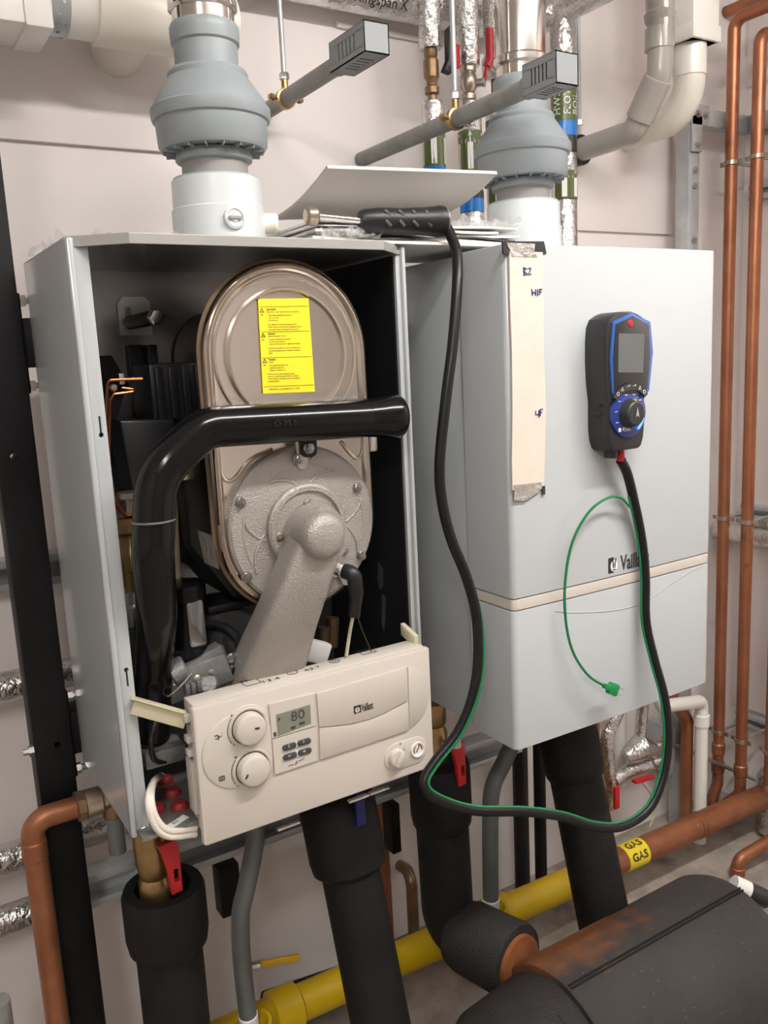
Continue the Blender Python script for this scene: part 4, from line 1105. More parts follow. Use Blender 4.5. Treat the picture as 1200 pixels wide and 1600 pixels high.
def arrows(parent, base, axis, ref, r, m='white', h=.05, wdt=.012):
    fn = on_cyl(base, axis, ref, r)
    for b0 in (-.030, 0, .030):
        if abs(b0) > r * 1.7: continue
        k = 4
        vs = [fn(0, b0 - wdt / 2 + 0), fn(0, b0 + wdt / 2), fn(h * .72, b0 + wdt / 2), fn(h * .72, b0 - wdt / 2), fn(h * .72, b0 - wdt), fn(h * .72, b0 + wdt), fn(h, b0)]
        MB().add(vs, [(0, 1, 2, 3), (4, 5, 6)]).build('arrow', m, parent, smooth=False)


def lagged_riser(u, spans, r, lab, y=YP, valve=None, zlow=-.05, text_at=None, top_z=None):
    """spans: (v_top, v_bottom, kind) measured down the pipe"""
    x = at(u, 200, 'y', y).x; t = thing('lagged_riser', (x, y, zlow), lab, 'pipe', 'lagged risers behind the boilers')
    for v0, v1, kind in spans:
        za = ZC if v0 <= 0 else zat(u, v0, y); zb = -.05 if v1 == spans[-1][1] else zat(u, v1, y)
        if top_z and v0 == spans[0][0]: za = top_z
        if kind == 'foil': MB().lathe((x, y, zb), EZ, [(r * .94, 0), (r, .004), (r, za - zb - .004), (r * .94, za - zb)], 28).build('foil_lagging', 'foil', t)
        elif kind == 'pipe': MB().cyl((x, y, zb), (x, y, za), r * .42, seg=16).build('pipe', 'bronze', t)
        else:
            q = MB().cyl((x, y, zb), (x, y, za), r * 1.03, seg=28).build(kind, kind, t)
            if kind == 'green_band' and za - zb > .05:
                if text_at != v0: arrows(q, V((x, y, zb + .004)), EZ, CAM - V((x, y, 1.1)), r * 1.03, h=min(.075, za - zb - .004))
                else:
                    for s_, off, hh in (('HWS', -.018, .016), ('FLOW', .006, .016), ('BOIL', .028, .016)):
                        fn0 = on_cyl(V((x, y, zb + .014)), EZ, CAM - V((x, y, 1.1)), r * 1.03)
                        text('lettering', s_, V((0, 0, 0)), 'white', q, height=hh, fn=lambda a, b, f=fn0, o_=off: f(a, b * -1 + o_ + .010))
    MB().box(x - .012, x + .012, y, YW + .001, .800, .815, .002).build('wall_clip', 'galv', t)
    return t, x


t, x = lagged_riser(677, [(0, 78, 'foil'), (78, 160, 'pipe'), (160, 202, 'foil'), (202, 262, 'green_band'), (262, 330, 'blue_band'), (330, 372, 'foil')], .0235, 'foil-lagged riser with a brass body and black and red handle')
c = V((x, YP, zat(677, 110)))
MB().lathe(c - EZ * .05, EZ, [(.010, 0), (.015, .004), (.015, .016), (.011, .02), (.012, .03), (.016, .035), (.016, .068), (.012, .072), (.014, .076), (.014, .095), (.010, .1)], 20).build('valve_body', 'bronze', t)
MB().prism([(-.018, -.022), (.0, -.026), (.012, -.012), (.016, .03), (.014, .062), (.006, .070), (-.004, .060), (-.006, .0)], c + V((.025, -.022, .012)), EX, EZ, .014, .003).build('valve_handle', 'blackplastic', t)
MB().prism(rrect(.016, .045, .003), c + V((.036, -.036, .02)), EX, EZ, .006, .001).build('handle_tag', 'red', t)
t, x = lagged_riser(734, [(0, 105, 'foil'), (105, 160, 'pipe'), (160, 207, 'foil'), (207, 270, 'green_band'), (270, 300, 'foil'), (300, 312, 'black_band'), (312, 332, 'blue_band'), (332, 372, 'foil')], .0255, 'foil-lagged riser with a nickel ball valve and red lever')
c = V((x, YP, zat(734, 132)))
MB().lathe(c - EZ * .035, EZ, [(.011, 0), (.015, .004), (.015, .014), (.012, .018), (.018, .028), (.018, .050), (.014, .056), (.017, .060), (.017, .074)], 20).build('valve_body', 'nickel', t)
MB().lathe(c + V((.012, -.012, .0)), V((.6, -.8, 0)), [(.008, 0), (.008, .012), (.010, .013), (.010, .018), (.004, .02)], 14).build('valve_stem', 'zinc', t)
MB().tube(fillet([c + V((.022, -.026, .0)), c + V((.028, -.028, .03)), c + V((.036, -.03, .045)), c + V((.036, -.03, .105))], .01), lambda t_: .004 if t_ < .35 else .0085, 12).build('valve_lever', 'red', t)
t, x = lagged_riser(776, [(0, 115, 'foil'), (115, 160, 'pipe'), (160, 190, 'foil'), (190, 330, 'green_band'), (330, 372, 'foil')], .024, 'foil-lagged riser half hidden beside the stainless flue pipe', y=.43)
MB().lathe((x, .43, zat(770, 116, .43)), EZ, [(.016, -.012), (.029, .0), (.030, .03), (.025, .035)], 24).build('foil_collar', 'foil', t)
X4 = at(881, 200, 'y', YP).x; dgz = at(900, 27, 'x', X4).z + .036
t, x = lagged_riser(881, [(72, 113, 'foil'), (113, 193, 'green_band'), (193, 215, 'blue_band'), (215, 240, 'black_band'), (240, 270, 'foil'), (270, 313, 'green_band'), (313, 380, 'foil')], .029, 'foil-lagged riser with green band marked for flow', text_at=113, top_z=dgz - .02)
# big foil main along the top of the wall and a smaller one above it
r = .036; a = at(640, 36, 'y', .50); zc = a.z + r
m_ = MB().tube(fillet([V((XL, .50, zc)), V((X4 - .06, .50, zc)), V((X4, .43, dgz)), V((X4, -.6, dgz)), V((X4, -.6, ZC))], .05), r, 28).build('lagged_main', 'foil', label='foil-lagged main high on the back wall turning out into the room', cat='pipe')
fn0 = on_cyl(V((a.x - .150, .50, zc)), EX, V((0, -1, -.35)), r)
text('lettering', 'Kingspan K', V((0, 0, 0)), 'ink', m_, height=.026, fn=lambda a, b: fn0(a, .022 - b))
MB().tube([V((.70, .545, zc - r - .010)), V((.93, .545, zc - r - .010))], .006, 14).build('cable_conduit', 'pvc_white', label='thin white conduit under the foil-lagged main', cat='conduit')
# stainless branch by the closed boiler's flue
MB().cyl((.965, .30, 1.16), (.965, .30, ZC), .016, seg=20).build('steel_pipe', 'stainless', label='slim stainless pipe beside the closed boiler flue', cat='pipe')

# white round duct top left with metal strap and square trunking
zb_ = at(190, 76, 'y', .40).z; RD = .056; zc = zb_ + RD
wd = thing('white_duct', (.15, .40, zb_), 'white plastic duct with a metal strap high on the wall beside the open boiler flue', 'duct')
xs = at(145, 40, 'y', .40).x; xm = at(88, 30, 'y', .4).x
MB().cyl((xs, .40, zc), (xs + .24, .40, zc), RD, seg=40, bev=.002).build('wide_pipe', 'pvc_cream', wd)
MB().cyl((xm - .04, .40, zc), (xs + .002, .40, zc), RD - .006, seg=40).build('narrow_pipe', 'pvc_white', wd)
st = MB().lathe((xm - .0135, .40, zc), EX, [(RD - .0065, 0), (RD - .003, 0), (RD - .003, .027), (RD - .0065, .027)], 40, close=True).build('strap', 'galv', wd)
mb = MB()
for k in range(7):
    a = -.3 - k * .32; nrm = V((0, math.cos(a + PI), math.sin(a))); c = V((xm + .004 * (-1) ** k, .40, zc)); mb.cyl(c + nrm * (RD - .012), c + nrm * (RD + .006), .0032, seg=12)
cut(st, mb)
MB().tube(fillet([V((xs + .075, .40, zc)), V((xs + .075, YW - .002, zc - .015))], 0), RD * .80, 36).build('wall_branch', 'pvc_cream', wd)
MB().box(xm - .40, xm - .022, .345, .455, zb_ - .002, zc + .062, .004).build('square_trunking', 'pvc_white', wd)
MB().box(xm - .060, xm - .018, .340, .460, zb_ - .006, zc + .066, .004).build('trunking_sleeve', 'pvc_white', wd)

# grey waste pipe: down from the ceiling, slanting, then back into the wall
XG = 1.355
g = [V((XG, YW, at(890, 240, 'x', XG).z - .0)), at(990, 206, 'x', XG), at(1030, 118, 'x', XG), V((XG, at(1036, 60, 'x', XG).y, at(1036, 60, 'x', XG).z)), V((XG, at(1037, 20, 'x', XG).y, ZC))]
g[3].y = g[2].y - .004; g[4].y = g[3].y
gp = thing('waste_pipe', (XG, YW, g[0].z), 'grey plastic waste pipe bending down and back into the wall', 'pipe')
MB().tube(fillet(g, .035, 8), .0275, 28).build('pipe', 'pvc_grey', gp)
for i, dirn, L_ in ((1, g[2] - g[1], .09), (3, EZ, .045)):
    d = V(dirn).normalized(); c = g[1].lerp(g[2], .22) if i == 1 else g[2] + EZ * .05
    MB().lathe(c, d, [(.0280, 0), (.0320, .002), (.0320, L_), (.0280, L_ + .002)], 28).build('socket', 'pvc_grey', gp)
MB().lathe(g[2] + EZ * .104, EZ, [(.027, 0), (.032, .006), (.034, .02), (.029, .028), (.031, .04), (.031, .07)], 28).build('coupling', 'pvc_grey', gp)
MB().lathe(g[0] - EY * .05, EY, [(.0285, 0), (.036, .002), (.036, .024), (.0285, .026)], 28).build('rubber_seal', 'blackplastic', gp)
MB().cyl((XG + .004, YW - .035, g[0].z + .03), (XG + .004, YW - .035, ZC), .005, seg=10).build('threaded_rod', 'galv', gp)
MB().lathe((XG + .004, YW - .035, g[0].z + .06), EZ, [(.010, 0), (.010, .012)], 6).build('lock_nut', 'zinc', gp)
# white waste pipe elbowing into the wall behind it
XW = 1.545
wz = at(965, 205, 'x', XW).z
yv = at(1078, 60, 'x', XW).y
wp = thing('overflow_pipe', (XW, YW, wz - .05), 'white plastic pipe elbowing from square trunking into the wall', 'pipe')
wz2 = at(1000, 205, 'x', XW).z
ztr = at(1078, 72, 'x', XW).z
MB().tube(fillet([V((XW, YW - .012, wz2)), V((XW, yv, wz2)), V((XW, yv, ztr + .01))], .085, 14), .036, 32).build('pipe', 'pvc_cream', wp)
MB().lathe((XW, yv, at(1075, 122, 'x', XW).z), EZ, [(.0365, 0), (.0385, .001), (.0385, ztr - at(1075, 122, 'x', XW).z)], 32).build('socket', 'pvc_white', wp)
MB().box(XW - .046, XW + .046, yv - .046, yv + .046, ztr, ZC, .003).build('square_trunking', 'pvc_white', wp)
MB().box(XW - .050, XW + .050, yv - .050, yv + .050, ztr, ztr + .035, .003).build('trunking_sleeve', 'pvc_white', wp)

# ================================================================== STRUT FRAME AND COPPER PIPES, SIDE WALL
def channel(mb, a, b, side, outn, w_=.041, dp=.041, th=.003):
    """open strut channel from a to b: back web and two lips"""
    a, b = V(a), V(b); d = (b - a).normalized(); L_ = (b - a).length / 2; c = (a + b) / 2
    mb.obox(c, d, side, outn, L_, w_ / 2, th / 2, .0008)
    for s_ in (-1, 1):
        mb.obox(c + side * (s_ * w_ / 2) + outn * (dp / 2), d, side, outn, L_, th / 2, dp / 2, .0008)
        mb.obox(c + side * (s_ * (w_ / 2 - .006)) + outn * dp, d, side, outn, L_, .007, th / 2, .0008)
    return mb


sp_ = at(1080, 300, 'y', .47); XS = sp_.x; zst = at(1080, 192, 'y', .47).z
fr_ = thing('strut_stand', (XS, .49, ZF), 'galvanised steel strut post with a rail turning onto the side wall', 'strut frame')
mb = MB(); channel(mb, (XS, .462, ZF), (XS, .462, zst), EX, EY); mb.build('post', 'galv', fr_)
XRl = XR - .012
channel(MB(), (XS + .02, .462, zst + .016), (XRl - .02, .462, zst + .016), EZ, EY, dp=.03).build('return_rail', 'galv', fr_)
channel(MB(), (XR - .053, .46, zst + .016), (XR - .053, -.45, zst + .016), EZ, EX).build('rail', 'galv', fr_)
gp_ = MB().obox((XS + .012, .456, zst + .018), EX, EY, EZ, .034, .003, .026, .001).obox((XS, .456, zst - .03), EX, EY, EZ, .02, .003, .045, .001).build('corner_plate', 'galv', fr_)
nut = MB().lathe((0, 0, 0), -EY, [(.010, 0), (.010, .003), (.007, .003), (.007, .009)], 6).mesh('nut', 'zinc')
for dx, dz in ((.0, .018), (.03, .018), (.0, -.055), (.0, -.12), (.0, -.16), (-.0, -.30)): place('nut', nut, fr_, V((XS + dx, .453 if dz > -.08 else .463, zst + dz)))
# lower rails on the side wall
for zz, nm in ((zst - .165, 'short galvanised rail high on the side wall below the strut rail'), (.130, 'galvanised rail on the side wall level with the boiler middles'), (-.53, 'galvanised rail low on the side wall')):
    channel(MB(), (XR - .012, .47, zz), (XR - .012, -.45, zz), EZ, -EX, dp=.021).build('strut_rail', 'galv', label=nm, cat='rail')
MB().tube([V((1.960, .550, .062)), V((1.960, -.6, .062))], .029, 24).build('lagged_pipe', 'foil', label='foil-lagged pipe running along the side wall behind the copper pipes', cat='pipe')


def clip(parent, x, y, zz, r, m='nickel'):
    MB().lathe((x, y, zz - .006), EZ, [(r, 0), (r + .004, .001), (r + .004, .011), (r, .012)], 24).build('pipe_clip', m, parent)
    for s_ in (-1, 1): MB().obox((x, y + s_ * (r + .009), zz), EX, EY, EZ, .004, .008, .006, .001).build('clip_lug', m, parent)
    MB().cyl((x + r, y, zz), (XR - .034, y, zz), .005, seg=10).build('clip_stud', 'zinc', parent)


CR = .0165


def cu_riser(px_top, px_bot, X, lab, ztop, zbot, clips, extra_top=None, extra_bot=None):
    pa = at(*px_top, 'x', X); pb = at(*px_bot, 'x', X); y = (pa.y + pb.y) / 2
    t = thing('copper_riser', (X, y, zbot), lab, 'pipe', 'copper pipes on the side wall')
    pts = ([extra_top(X, y, ztop)] if extra_top else []) + [V((X, y, ztop)), V((X, y, zbot))] + ([V(p) for p in extra_bot] if extra_bot else [])
    MB().tube(fillet(pts, .030, 8), CR, 24).build('pipe', 'copper', t)
    for zz in clips: clip(t, X, y, zz, CR)
    return t, y


XCu = 1.84
tA, yA = cu_riser((1150, 60), (1120, 1150), XCu, 'copper riser nearest the strut post, bent over at the top', at(1152, 28, 'x', XCu).z, -.70, (1.105, .130, -.53), extra_top=lambda X, y, z: V((X, y - .75, z)), extra_bot=[(*at(1112, 1290, 'y', .44).xy, -.745), (*at(1112, 1290, 'y', .44).xy, ZF)])
tB, yB = cu_riser((1195, 80), (1152, 1150), XCu, 'copper riser in the middle of the side wall row', at(1195, 40, 'x', XCu).z - .012, -.70, (1.105, .130, -.53), extra_top=lambda X, y, z: V((X + .090, y, z)), extra_bot=[(*at(1132, 1290, 'y', .40).xy, -.755), (*at(1132, 1290, 'y', .40).xy, ZF)])
tC, yC = cu_riser((1206, 1110), (1205, 1150), XCu, 'copper riser at the outer end of the side wall row', 1.30, -.63, (.130, -.53), extra_top=lambda X, y, z: V((X + .090, y, z)))
for tt, yy, zz in ((tA, yA, -.60), (tA, yA, -.66), (tB, yB, -.64)):
    MB().lathe((XCu, yy, zz), EZ, [(CR, -.004), (CR + .003, 0), (CR + .003, .03), (CR, .034)], 24).build('coupling', 'copper_dull', tt)
a, b = at(1100, 32, 'x', 1.95), at(1190, -5, 'x', 1.95); d = b - a
MB().tube([V((1.955, .549, a.z - .0)), V((1.955, -.9, a.z))], .015, 20).build('copper_pipe', 'copper', label='copper pipe running level along the top of the side wall', cat='pipe')

# short copper drops at the floor in front of the side wall
for u, v0, v1, lab, frw in ((1152, 1310, 1385, 'short copper drop elbowed sideways at the floor below the foil cap', .04),):
    p_ = at(u, 1372, 'z', ZF); t = thing('copper_drop', (p_.x, p_.y, ZF), lab, 'pipe')
    zt_ = ZF + .055
    back = V((p_.x + .10, p_.y + .06, zt_ + .05)) if frw < .03 else V((p_.x + .17, p_.y - .02, zt_ + .03))
    MB().tube(fillet([V((p_.x, p_.y, ZF)), V((p_.x, p_.y, zt_)), back], .025), .0165, 20).build('pipe', 'copper_dull', t)
    MB().lathe((p_.x, p_.y, ZF + .012), EZ, [(.0168, -.003), (.0195, 0), (.0195, .02), (.0168, .022)], 20).build('coupling', 'copper_dull', t)

# ================================================================== WHITE AND COPPER WASTES UNDER THE CLOSED BOILER
xw, yw = at(1094, 1250, 'y', .385).x, .385
wt = thing('condensate_pipe', (xw, yw, ZF), 'white condensate pipe running from the closed boiler down to the floor', 'pipe')
zel = at(1090, 1098, 'y', yw).z
MB().tube(fillet([V((xw, yw, ZF)), V((xw, yw, zel)), at(1032, 1104, 'y', .33), V((at(1030, 1090, 'y', .33).x, .33, .02))], .030, 10), .0185, 24).build('pipe', 'pvc_white', wt)
MB().lathe((xw, yw, zel - .075), EZ, [(.019, 0), (.0225, .002), (.0225, .034), (.019, .036)], 24).build('socket', 'pvc_white', wt)
p_ = at(1071.5, 1250, 'y', .425); ze = at(1071, 1125, 'y', p_.y).z
MB().tube(fillet([V((p_.x, p_.y, ZF)), V((p_.x, p_.y, ze)), at(1050, 1092, 'y', p_.y), V((at(1046, 1070, 'y', p_.y).x, p_.y, .05))], .03), .018, 20).build('copper_pipe', 'copper_dull', label='dull copper pipe kinking up behind the closed boiler beside the white condensate pipe', cat='pipe')
MB().cyl(at(1030, 1154, 'y', .472), at(1180, 1218, 'y', .375), .006, seg=10).build('steel_rod', 'zinc', label='thin steel rod crossing behind the copper risers', cat='rod')
MB().obox(at(1031, 1165, 'y', .506), EX, EY, EZ, .014, .046, .075, .002).build('wall_socket_plate', 'galv', label='small galvanised plate on the wall below the closed boiler', cat='plate')

# foil-wrapped valves below the closed boiler
fv = thing('lagged_valve_set', at(985, 1260, 'y', .40), 'foil-wrapped pipe drop with two valves and red levers under the closed boiler', 'valve')
YV = .40
MB().tube(fillet([V((at(965, 1110, 'y', YV).x, YV, .05)), at(965, 1110, 'y', YV), at(945, 1150, 'y', YV), at(950, 1200, 'y', YV), at(955, 1260, 'y', YV)], .03), .020, 18).build('foil_wrap', 'foil', fv)
MB().tube(fillet([V((at(1004, 1105, 'y', YV).x, YV, .05)), at(1004, 1105, 'y', YV), at(1000, 1150, 'y', YV), at(985, 1185, 'y', YV)], .03), .016, 18).build('foil_wrap', 'foil', fv)
MB().tube([at(958, 1220, 'y', YV), at(980, 1205, 'y', YV), at(1020, 1192, 'y', YV)], .020, 18).build('foil_wrap', 'foil', fv)
MB().tube([at(978, 1182, 'y', YV), at(1000, 1166, 'y', YV - .01), at(1022, 1172, 'y', YV - .01)], lambda t_: .020 + .016 * math.sin(PI * t_), 18).build('foil_wrap', 'foil', fv)
for u, v in ((1020, 1192), (1018, 1168)): MB().lathe(at(u, v, 'y', YV - .01), V((.9, -.2, .1)), [(.014, 0), (.014, .012), (.007, .013), (.007, .028)], 12).build('valve_nut', 'zinc', fv)
MB().cyl(V((at(966, 1180, 'y', .46).x, .46, .03)), at(966, 1225, 'y', .46), .022, seg=18).build('plastic_pipe', 'pvc_white', fv)
d = (at(1020, 1213, 'y', YV - .04) - at(990, 1222, 'y', YV - .04))
MB().obox((at(1020, 1213, 'y', YV - .04) + at(990, 1221, 'y', YV - .04)) / 2, d.normalized(), EY, d.normalized().cross(EY), d.length / 2, .009, .005, .003).build('red_lever', 'red', fv)
MB().obox(at(963, 1246, 'y', YV - .04), EX, EY, EZ, .009, .005, .032, .003).build('red_lever', 'red', fv)
MB().tube(spline([at(1000, 1218, 'y', YV), at(1020, 1245, 'y', YV), at(1024, 1268, 'y', YV), at(1015, 1292, 'y', YV)], 6), .003, 8).build('earth_wire', 'bracket', fv)

# ================================================================== GAS MAIN
YG = .30
ga_, gb_ = V((.10, YG, -.640)), V((1.88, YG, -.695))
dg = (gb_ - ga_).normalized(); xj = at(968, 1345, 'y', YG).x
pj_ = ga_ + dg * ((xj - ga_.x) / dg.x)
gm_ = thing('gas_main', (.9, YG, -.70), 'yellow and copper gas main running low behind the lagged pipes', 'gas pipe')
MB().cyl(ga_, pj_ - dg * .10, .036, seg=32).build('yellow_pipe', 'yellow', gm_)
MB().cyl(pj_ - dg * .12, gb_, .0335, seg=32).build('copper_pipe', 'copper_dull', gm_)
tp0 = pj_ + dg * .005
bn = MB().cyl(tp0, tp0 + dg * .075, .0340, seg=32).build('gas_tape', 'yellow_label', gm_)
fn0 = on_cyl(tp0 + dg * .010, dg, CAM - tp0 - EZ * .55, .0342)
text('lettering', 'GAS', V((0, 0, 0)), 'ink', bn, width=.056, height=.021, bold=.03, fn=lambda a, b: fn0(a, .012 - b))
text('lettering', 'GAS', V((0, 0, 0)), 'ink', bn, width=.056, height=.021, bold=.03, fn=lambda a, b: fn0(a, -.022 - b))
c = at(1085, 1295, 'y', YG)
for k in (0, .016): MB().lathe(ga_ + dg * ((c.x - ga_.x + k) / dg.x), dg, [(.0335, 0), (.0352, .001), (.0352, .007), (.0335, .008)], 32).build('solder_joint', 'copper_dull', gm_)
MB().lathe(pj_ - dg * .115, dg, [(.036, 0), (.045, .003), (.045, .012), (.036, .015)], 32).build('end_flange', 'galv', gm_)
for u in (445, 775):
    p_ = at(u, 1560 if u == 445 else 1405, 'y', YG + .01); q = ga_ + dg * ((p_.x - ga_.x) / dg.x)
    MB().lathe(q - dg * .04, dg, [(.036, 0), (.046, .006), (.046, .06), (.036, .066)], 28).build('yellow_socket', 'yellow', gm_)
p_ = at(1214, 1252, 'y', YG - .02)
e_ = thing('foil_lagged_cap', p_ - EZ * .12, 'foil-lagged elbow capping the copper end of the gas main', 'lagging')
MB().tube(fillet([p_ + EZ * .075, p_ - EZ * .09], 0), lambda t_: .058, 32).build('foil_wrap', 'foil', e_)
MB().lathe(p_ + EZ * .075, EZ, [(.058, -.001), (.050, .014), (.03, .022), (.0001, .024)], 32).build('foil_top', 'foil', e_)
MB().lathe(p_ - EZ * .02, EZ, [(.058, 0), (.060, .001), (.060, .009), (.058, .01)], 32).build('silver_tape', 'zinc', e_)

# ================================================================== FLOW AND RETURN DROPS (lagged black)
def lagged_drop(top, bot, r, lab, collar_z, collar_r, path=None, hole=False):
    t = thing('lagged_drop', (bot[0], bot[1], bot[2]), lab, 'pipe', 'black lagged drops under the boilers')
    pts = [V(top), V(bot)] if path is None else [V(p) for p in path]
    MB().tube(fillet(pts, .09, 10) if len(pts) > 2 else pts, r, 32).build('lagging', 'rubber', t)
    if collar_r:
        d = (pts[1] - pts[0]).normalized(); z0, z1 = collar_z
        c = pts[0] + d * ((z1 - pts[0].z) / d.z) if abs(d.z) > .1 else pts[0]
        L_ = abs((z1 - z0) / d.z)
        MB().lathe(c, d, ([(.001, .04), (collar_r * .66, .04), (collar_r * .68, -.002)] if hole else [(collar_r * .55, -.004), (collar_r * .62, -.004)]) + [ (collar_r * .94, -.002), (collar_r, .008), (collar_r, L_ - .02), (collar_r * .95, L_), (r * .98, L_ + .012)], 36).build('collar', 'rubber', t)
    return t


def ball_valve(x, y, z0, z1, lab, hm, hpx, hy, parent):
    h = z1 - z0
    MB().lathe((x, y, z0), EZ, [(.020, 0), (.026, .004), (.026, h * .2), (.022, h * .24), (.028, h * .36), (.028, h * .62), (.022, h * .7), (.027, h * .74), (.027, h * .95), (.020, h)], 22).build('brass_valve', 'brass', parent)
    p_ = at(*hpx, 'y', hy)
    hd_ = MB().prism([(-.016, .042), (.012, .045), (.016, .03), (.016, -.045), (-.002, -.047), (-.006, .0)], p_, EX, EZ, .010, .002).build('valve_handle', hm, parent)
    MB().cyl(p_ + V((0, -.005, .03)), V((x, y, p_.z + .03)), .007, seg=10).build('valve_stem', 'zinc', parent)
    cut(hd_, MB().prism(rrect(.008, .022, .002), p_ + V((.008, .006, -.015)), EX, EZ, .024))


# 1 under the open boiler, left
P1 = at(253, 1370, 'y', .16)
t = lagged_drop((P1.x, P1.y, -.235), (P1.x, P1.y, ZF), .054, 'black lagged drop with brass valve and red handle under the open boiler', (-.295, -.195), .067, hole=True)
ball_valve(P1.x - .012, P1.y, -.225, .004, '', 'red', (264, 1352), P1.y - .040, t)
# 2 under the open boiler, centre, raking forward
a, b = at(528, 1262, 'y', .12), at(595, 1600, 'y', .02)
d = (b - a).normalized(); b2_ = a + d * ((-.70 - a.z) / d.z)
t = lagged_drop(a + d * .03, b2_, .052, 'black lagged drop raking forward with a blue handle under the open boiler', (a.z - .10, a.z + .02), .068)
p_ = at(560, 1262, 'y', .05); MB().prism(rrect(.018, .06, .004), p_, EX, EZ, .009, .002).build('valve_handle', 'blue_handle', t)
MB().cyl(a + V((-.005, 0, .02)), V((a.x - .005, a.y, .004)), .024, seg=18).build('brass_valve', 'brass', t)
# 3 between the boilers, elbowing into the header
P3 = at(688, 1250, 'y', .20)
HYc, HZc, HRr = -.115, -.630, .165
t = lagged_drop(None, (P3.x, P3.y, -.60), .054, 'black lagged drop between the boilers elbowing into the header', (-.30, -.17), .063, path=[(P3.x, P3.y, -.21), (P3.x + .008, P3.y, -.545), (P3.x + .035, .10, -.545)])
ball_valve(P3.x - .01, P3.y, -.225, -.03, '', 'red', (713, 1192), P3.y - .06, t)
MB().cyl((P3.x - .01, P3.y, -.03), (P3.x - .01, P3.y, .02), .018, seg=16).build('copper_tail', 'bronze', t)
# 4 under the closed boiler, raking forward into the header
a, b = at(890, 1165, 'y', .12), at(940, 1420, 'y', .03)
d = (b - a).normalized(); b4 = a + d * ((-.60 - a.z) / d.z); a = a + d * ((-.008 - a.z) / d.z)
lagged_drop(a, b4, .055, 'black lagged drop raking forward under the closed boiler', (-.245, -.012), .064)
# fat lagging on the branch between drop and header, bare copper at its mouth
hb = thing('header_branch', (.70, .09, -.65), 'fat black lagged branch with a bare copper mouth joining the drop to the header', 'pipe lagging')
MB().lathe((P3.x + .016, .175, -.545), V((.035, -.15, .006)), [(.050, 0), (.066, .008), (.072, .03), (.074, .143), (.071, .151), (.058, .152)], 40).build('lagging', 'lagging2', hb)
MB().lathe((P3.x + .036, .075, -.541), V((.035, -.15, .006)), [(.056, 0), (.056, .060)], 40).build('copper_mouth', 'rust', hb)

# ================================================================== HEADER
hd = thing('lagged_header', (.9, HYc, HZc - HRr), 'large dark rubber-lagged header lying across the floor in front of the boilers', 'header')
XH0, XH1 = .665, 1.165
MB().lathe((XH0, HYc, HZc), EX, [(HRr - .02, -.002), (HRr - .004, 0), (HRr, .006), (HRr, XH1 - XH0 - .035), (HRr - .008, XH1 - XH0 - .012), (HRr - .03, XH1 - XH0), (.0001, XH1 - XH0 + .004)], 80).build('lagging', 'header', hd)
# longitudinal glued seam
sa = at(850, 1568, 'y', -.02); best = None
for k in range(200):
    an = PI * k / 200; p_ = V((sa.x, HYc + HRr * math.cos(an), HZc + HRr * math.sin(an)))
    c_ = RM @ (p_ - CAM); uu, vv = 600 + FPX * c_.x / c_.z, 800 + FPX * c_.y / c_.z
    e = abs((vv - 1568) + .59 * (uu - 850))
    if best is None or e < best[0]: best = (e, an)
an = best[1]; nrm = V((0, math.cos(an), math.sin(an))); tng = V((0, -math.sin(an), math.cos(an)))
mb = MB()
for s_ in (-1, 1): mb.tube([V((XH0 + .004, HYc, HZc)) + nrm * (HRr + .0005) + tng * (s_ * .0035), V((XH1 - .02, HYc, HZc)) + nrm * (HRr + .0005) + tng * (s_ * .0035)], .0022, 8)
mb.build('seam', 'rubber', hd)
MB().tube(fillet([V((XH0 + .01, HYc, HZc)), V((.54, HYc - .012, HZc - .008)), V((.40, HYc - .03, HZc - .035))], .14, 12), lambda t_: .152 - .015 * t_, 48).build('end_elbow', 'lagging2', hd)
q = V((.618, HYc - .009, HZc - .004)); MB().lathe(q, EX, [(.146, 0), (.1515, .002), (.1515, .007), (.146, .009)], 48).build('joint_band', 'rubber', hd)
for x in (.75, 1.06):
    MB().box(x - .03, x + .03, HYc - .12, HYc + .12, ZF, HZc - HRr * .80, .003).build('support_foot', 'blacksteel', hd)
p_ = at(1146, 1381, 'x', 1.175); q = at(1218, 1414, 'x', 1.25)
lt = thing('taped_tail', (p_ + q) / 2 - EZ * .02, 'small pipe tail wrapped in white and black tape at the header end', 'pipe')
d = (q - p_); MB().cyl(p_, p_ + d * .32, .019, seg=20).build('white_wrap', 'white', lt); MB().cyl(p_ + d * .32, p_ + d * .72, .0195, seg=20).build('black_wrap', 'black_band', lt); MB().cyl(p_ + d * .72, q, .022, seg=20).build('white_wrap', 'white', lt)

# ================================================================== CONDENSATE HOSES, SMALL PIPES BELOW
def hose(px, ys, r, lab, m='conduit', cap=None):
    t = thing('condensate_hose', at(*px[-1], 'y', ys[-1]), lab, 'hose', 'grey condensate hoses')
    pp = [at(u, v, 'y', y) for (u, v), y in zip(px, ys)]; MB().tube(spline([V((pp[0].x, pp[0].y, .004))] + pp, 8), r, 20).build('hose', m, t)
    a, b = at(*px[-2], 'y', ys[-2]), at(*px[-1], 'y', ys[-1]); d = (b - a).normalized()
    MB().cyl(b - d * .012, b + d * .012, r * 1.12, seg=20, bev=.002).build('white_collar', 'white', t)
    return t


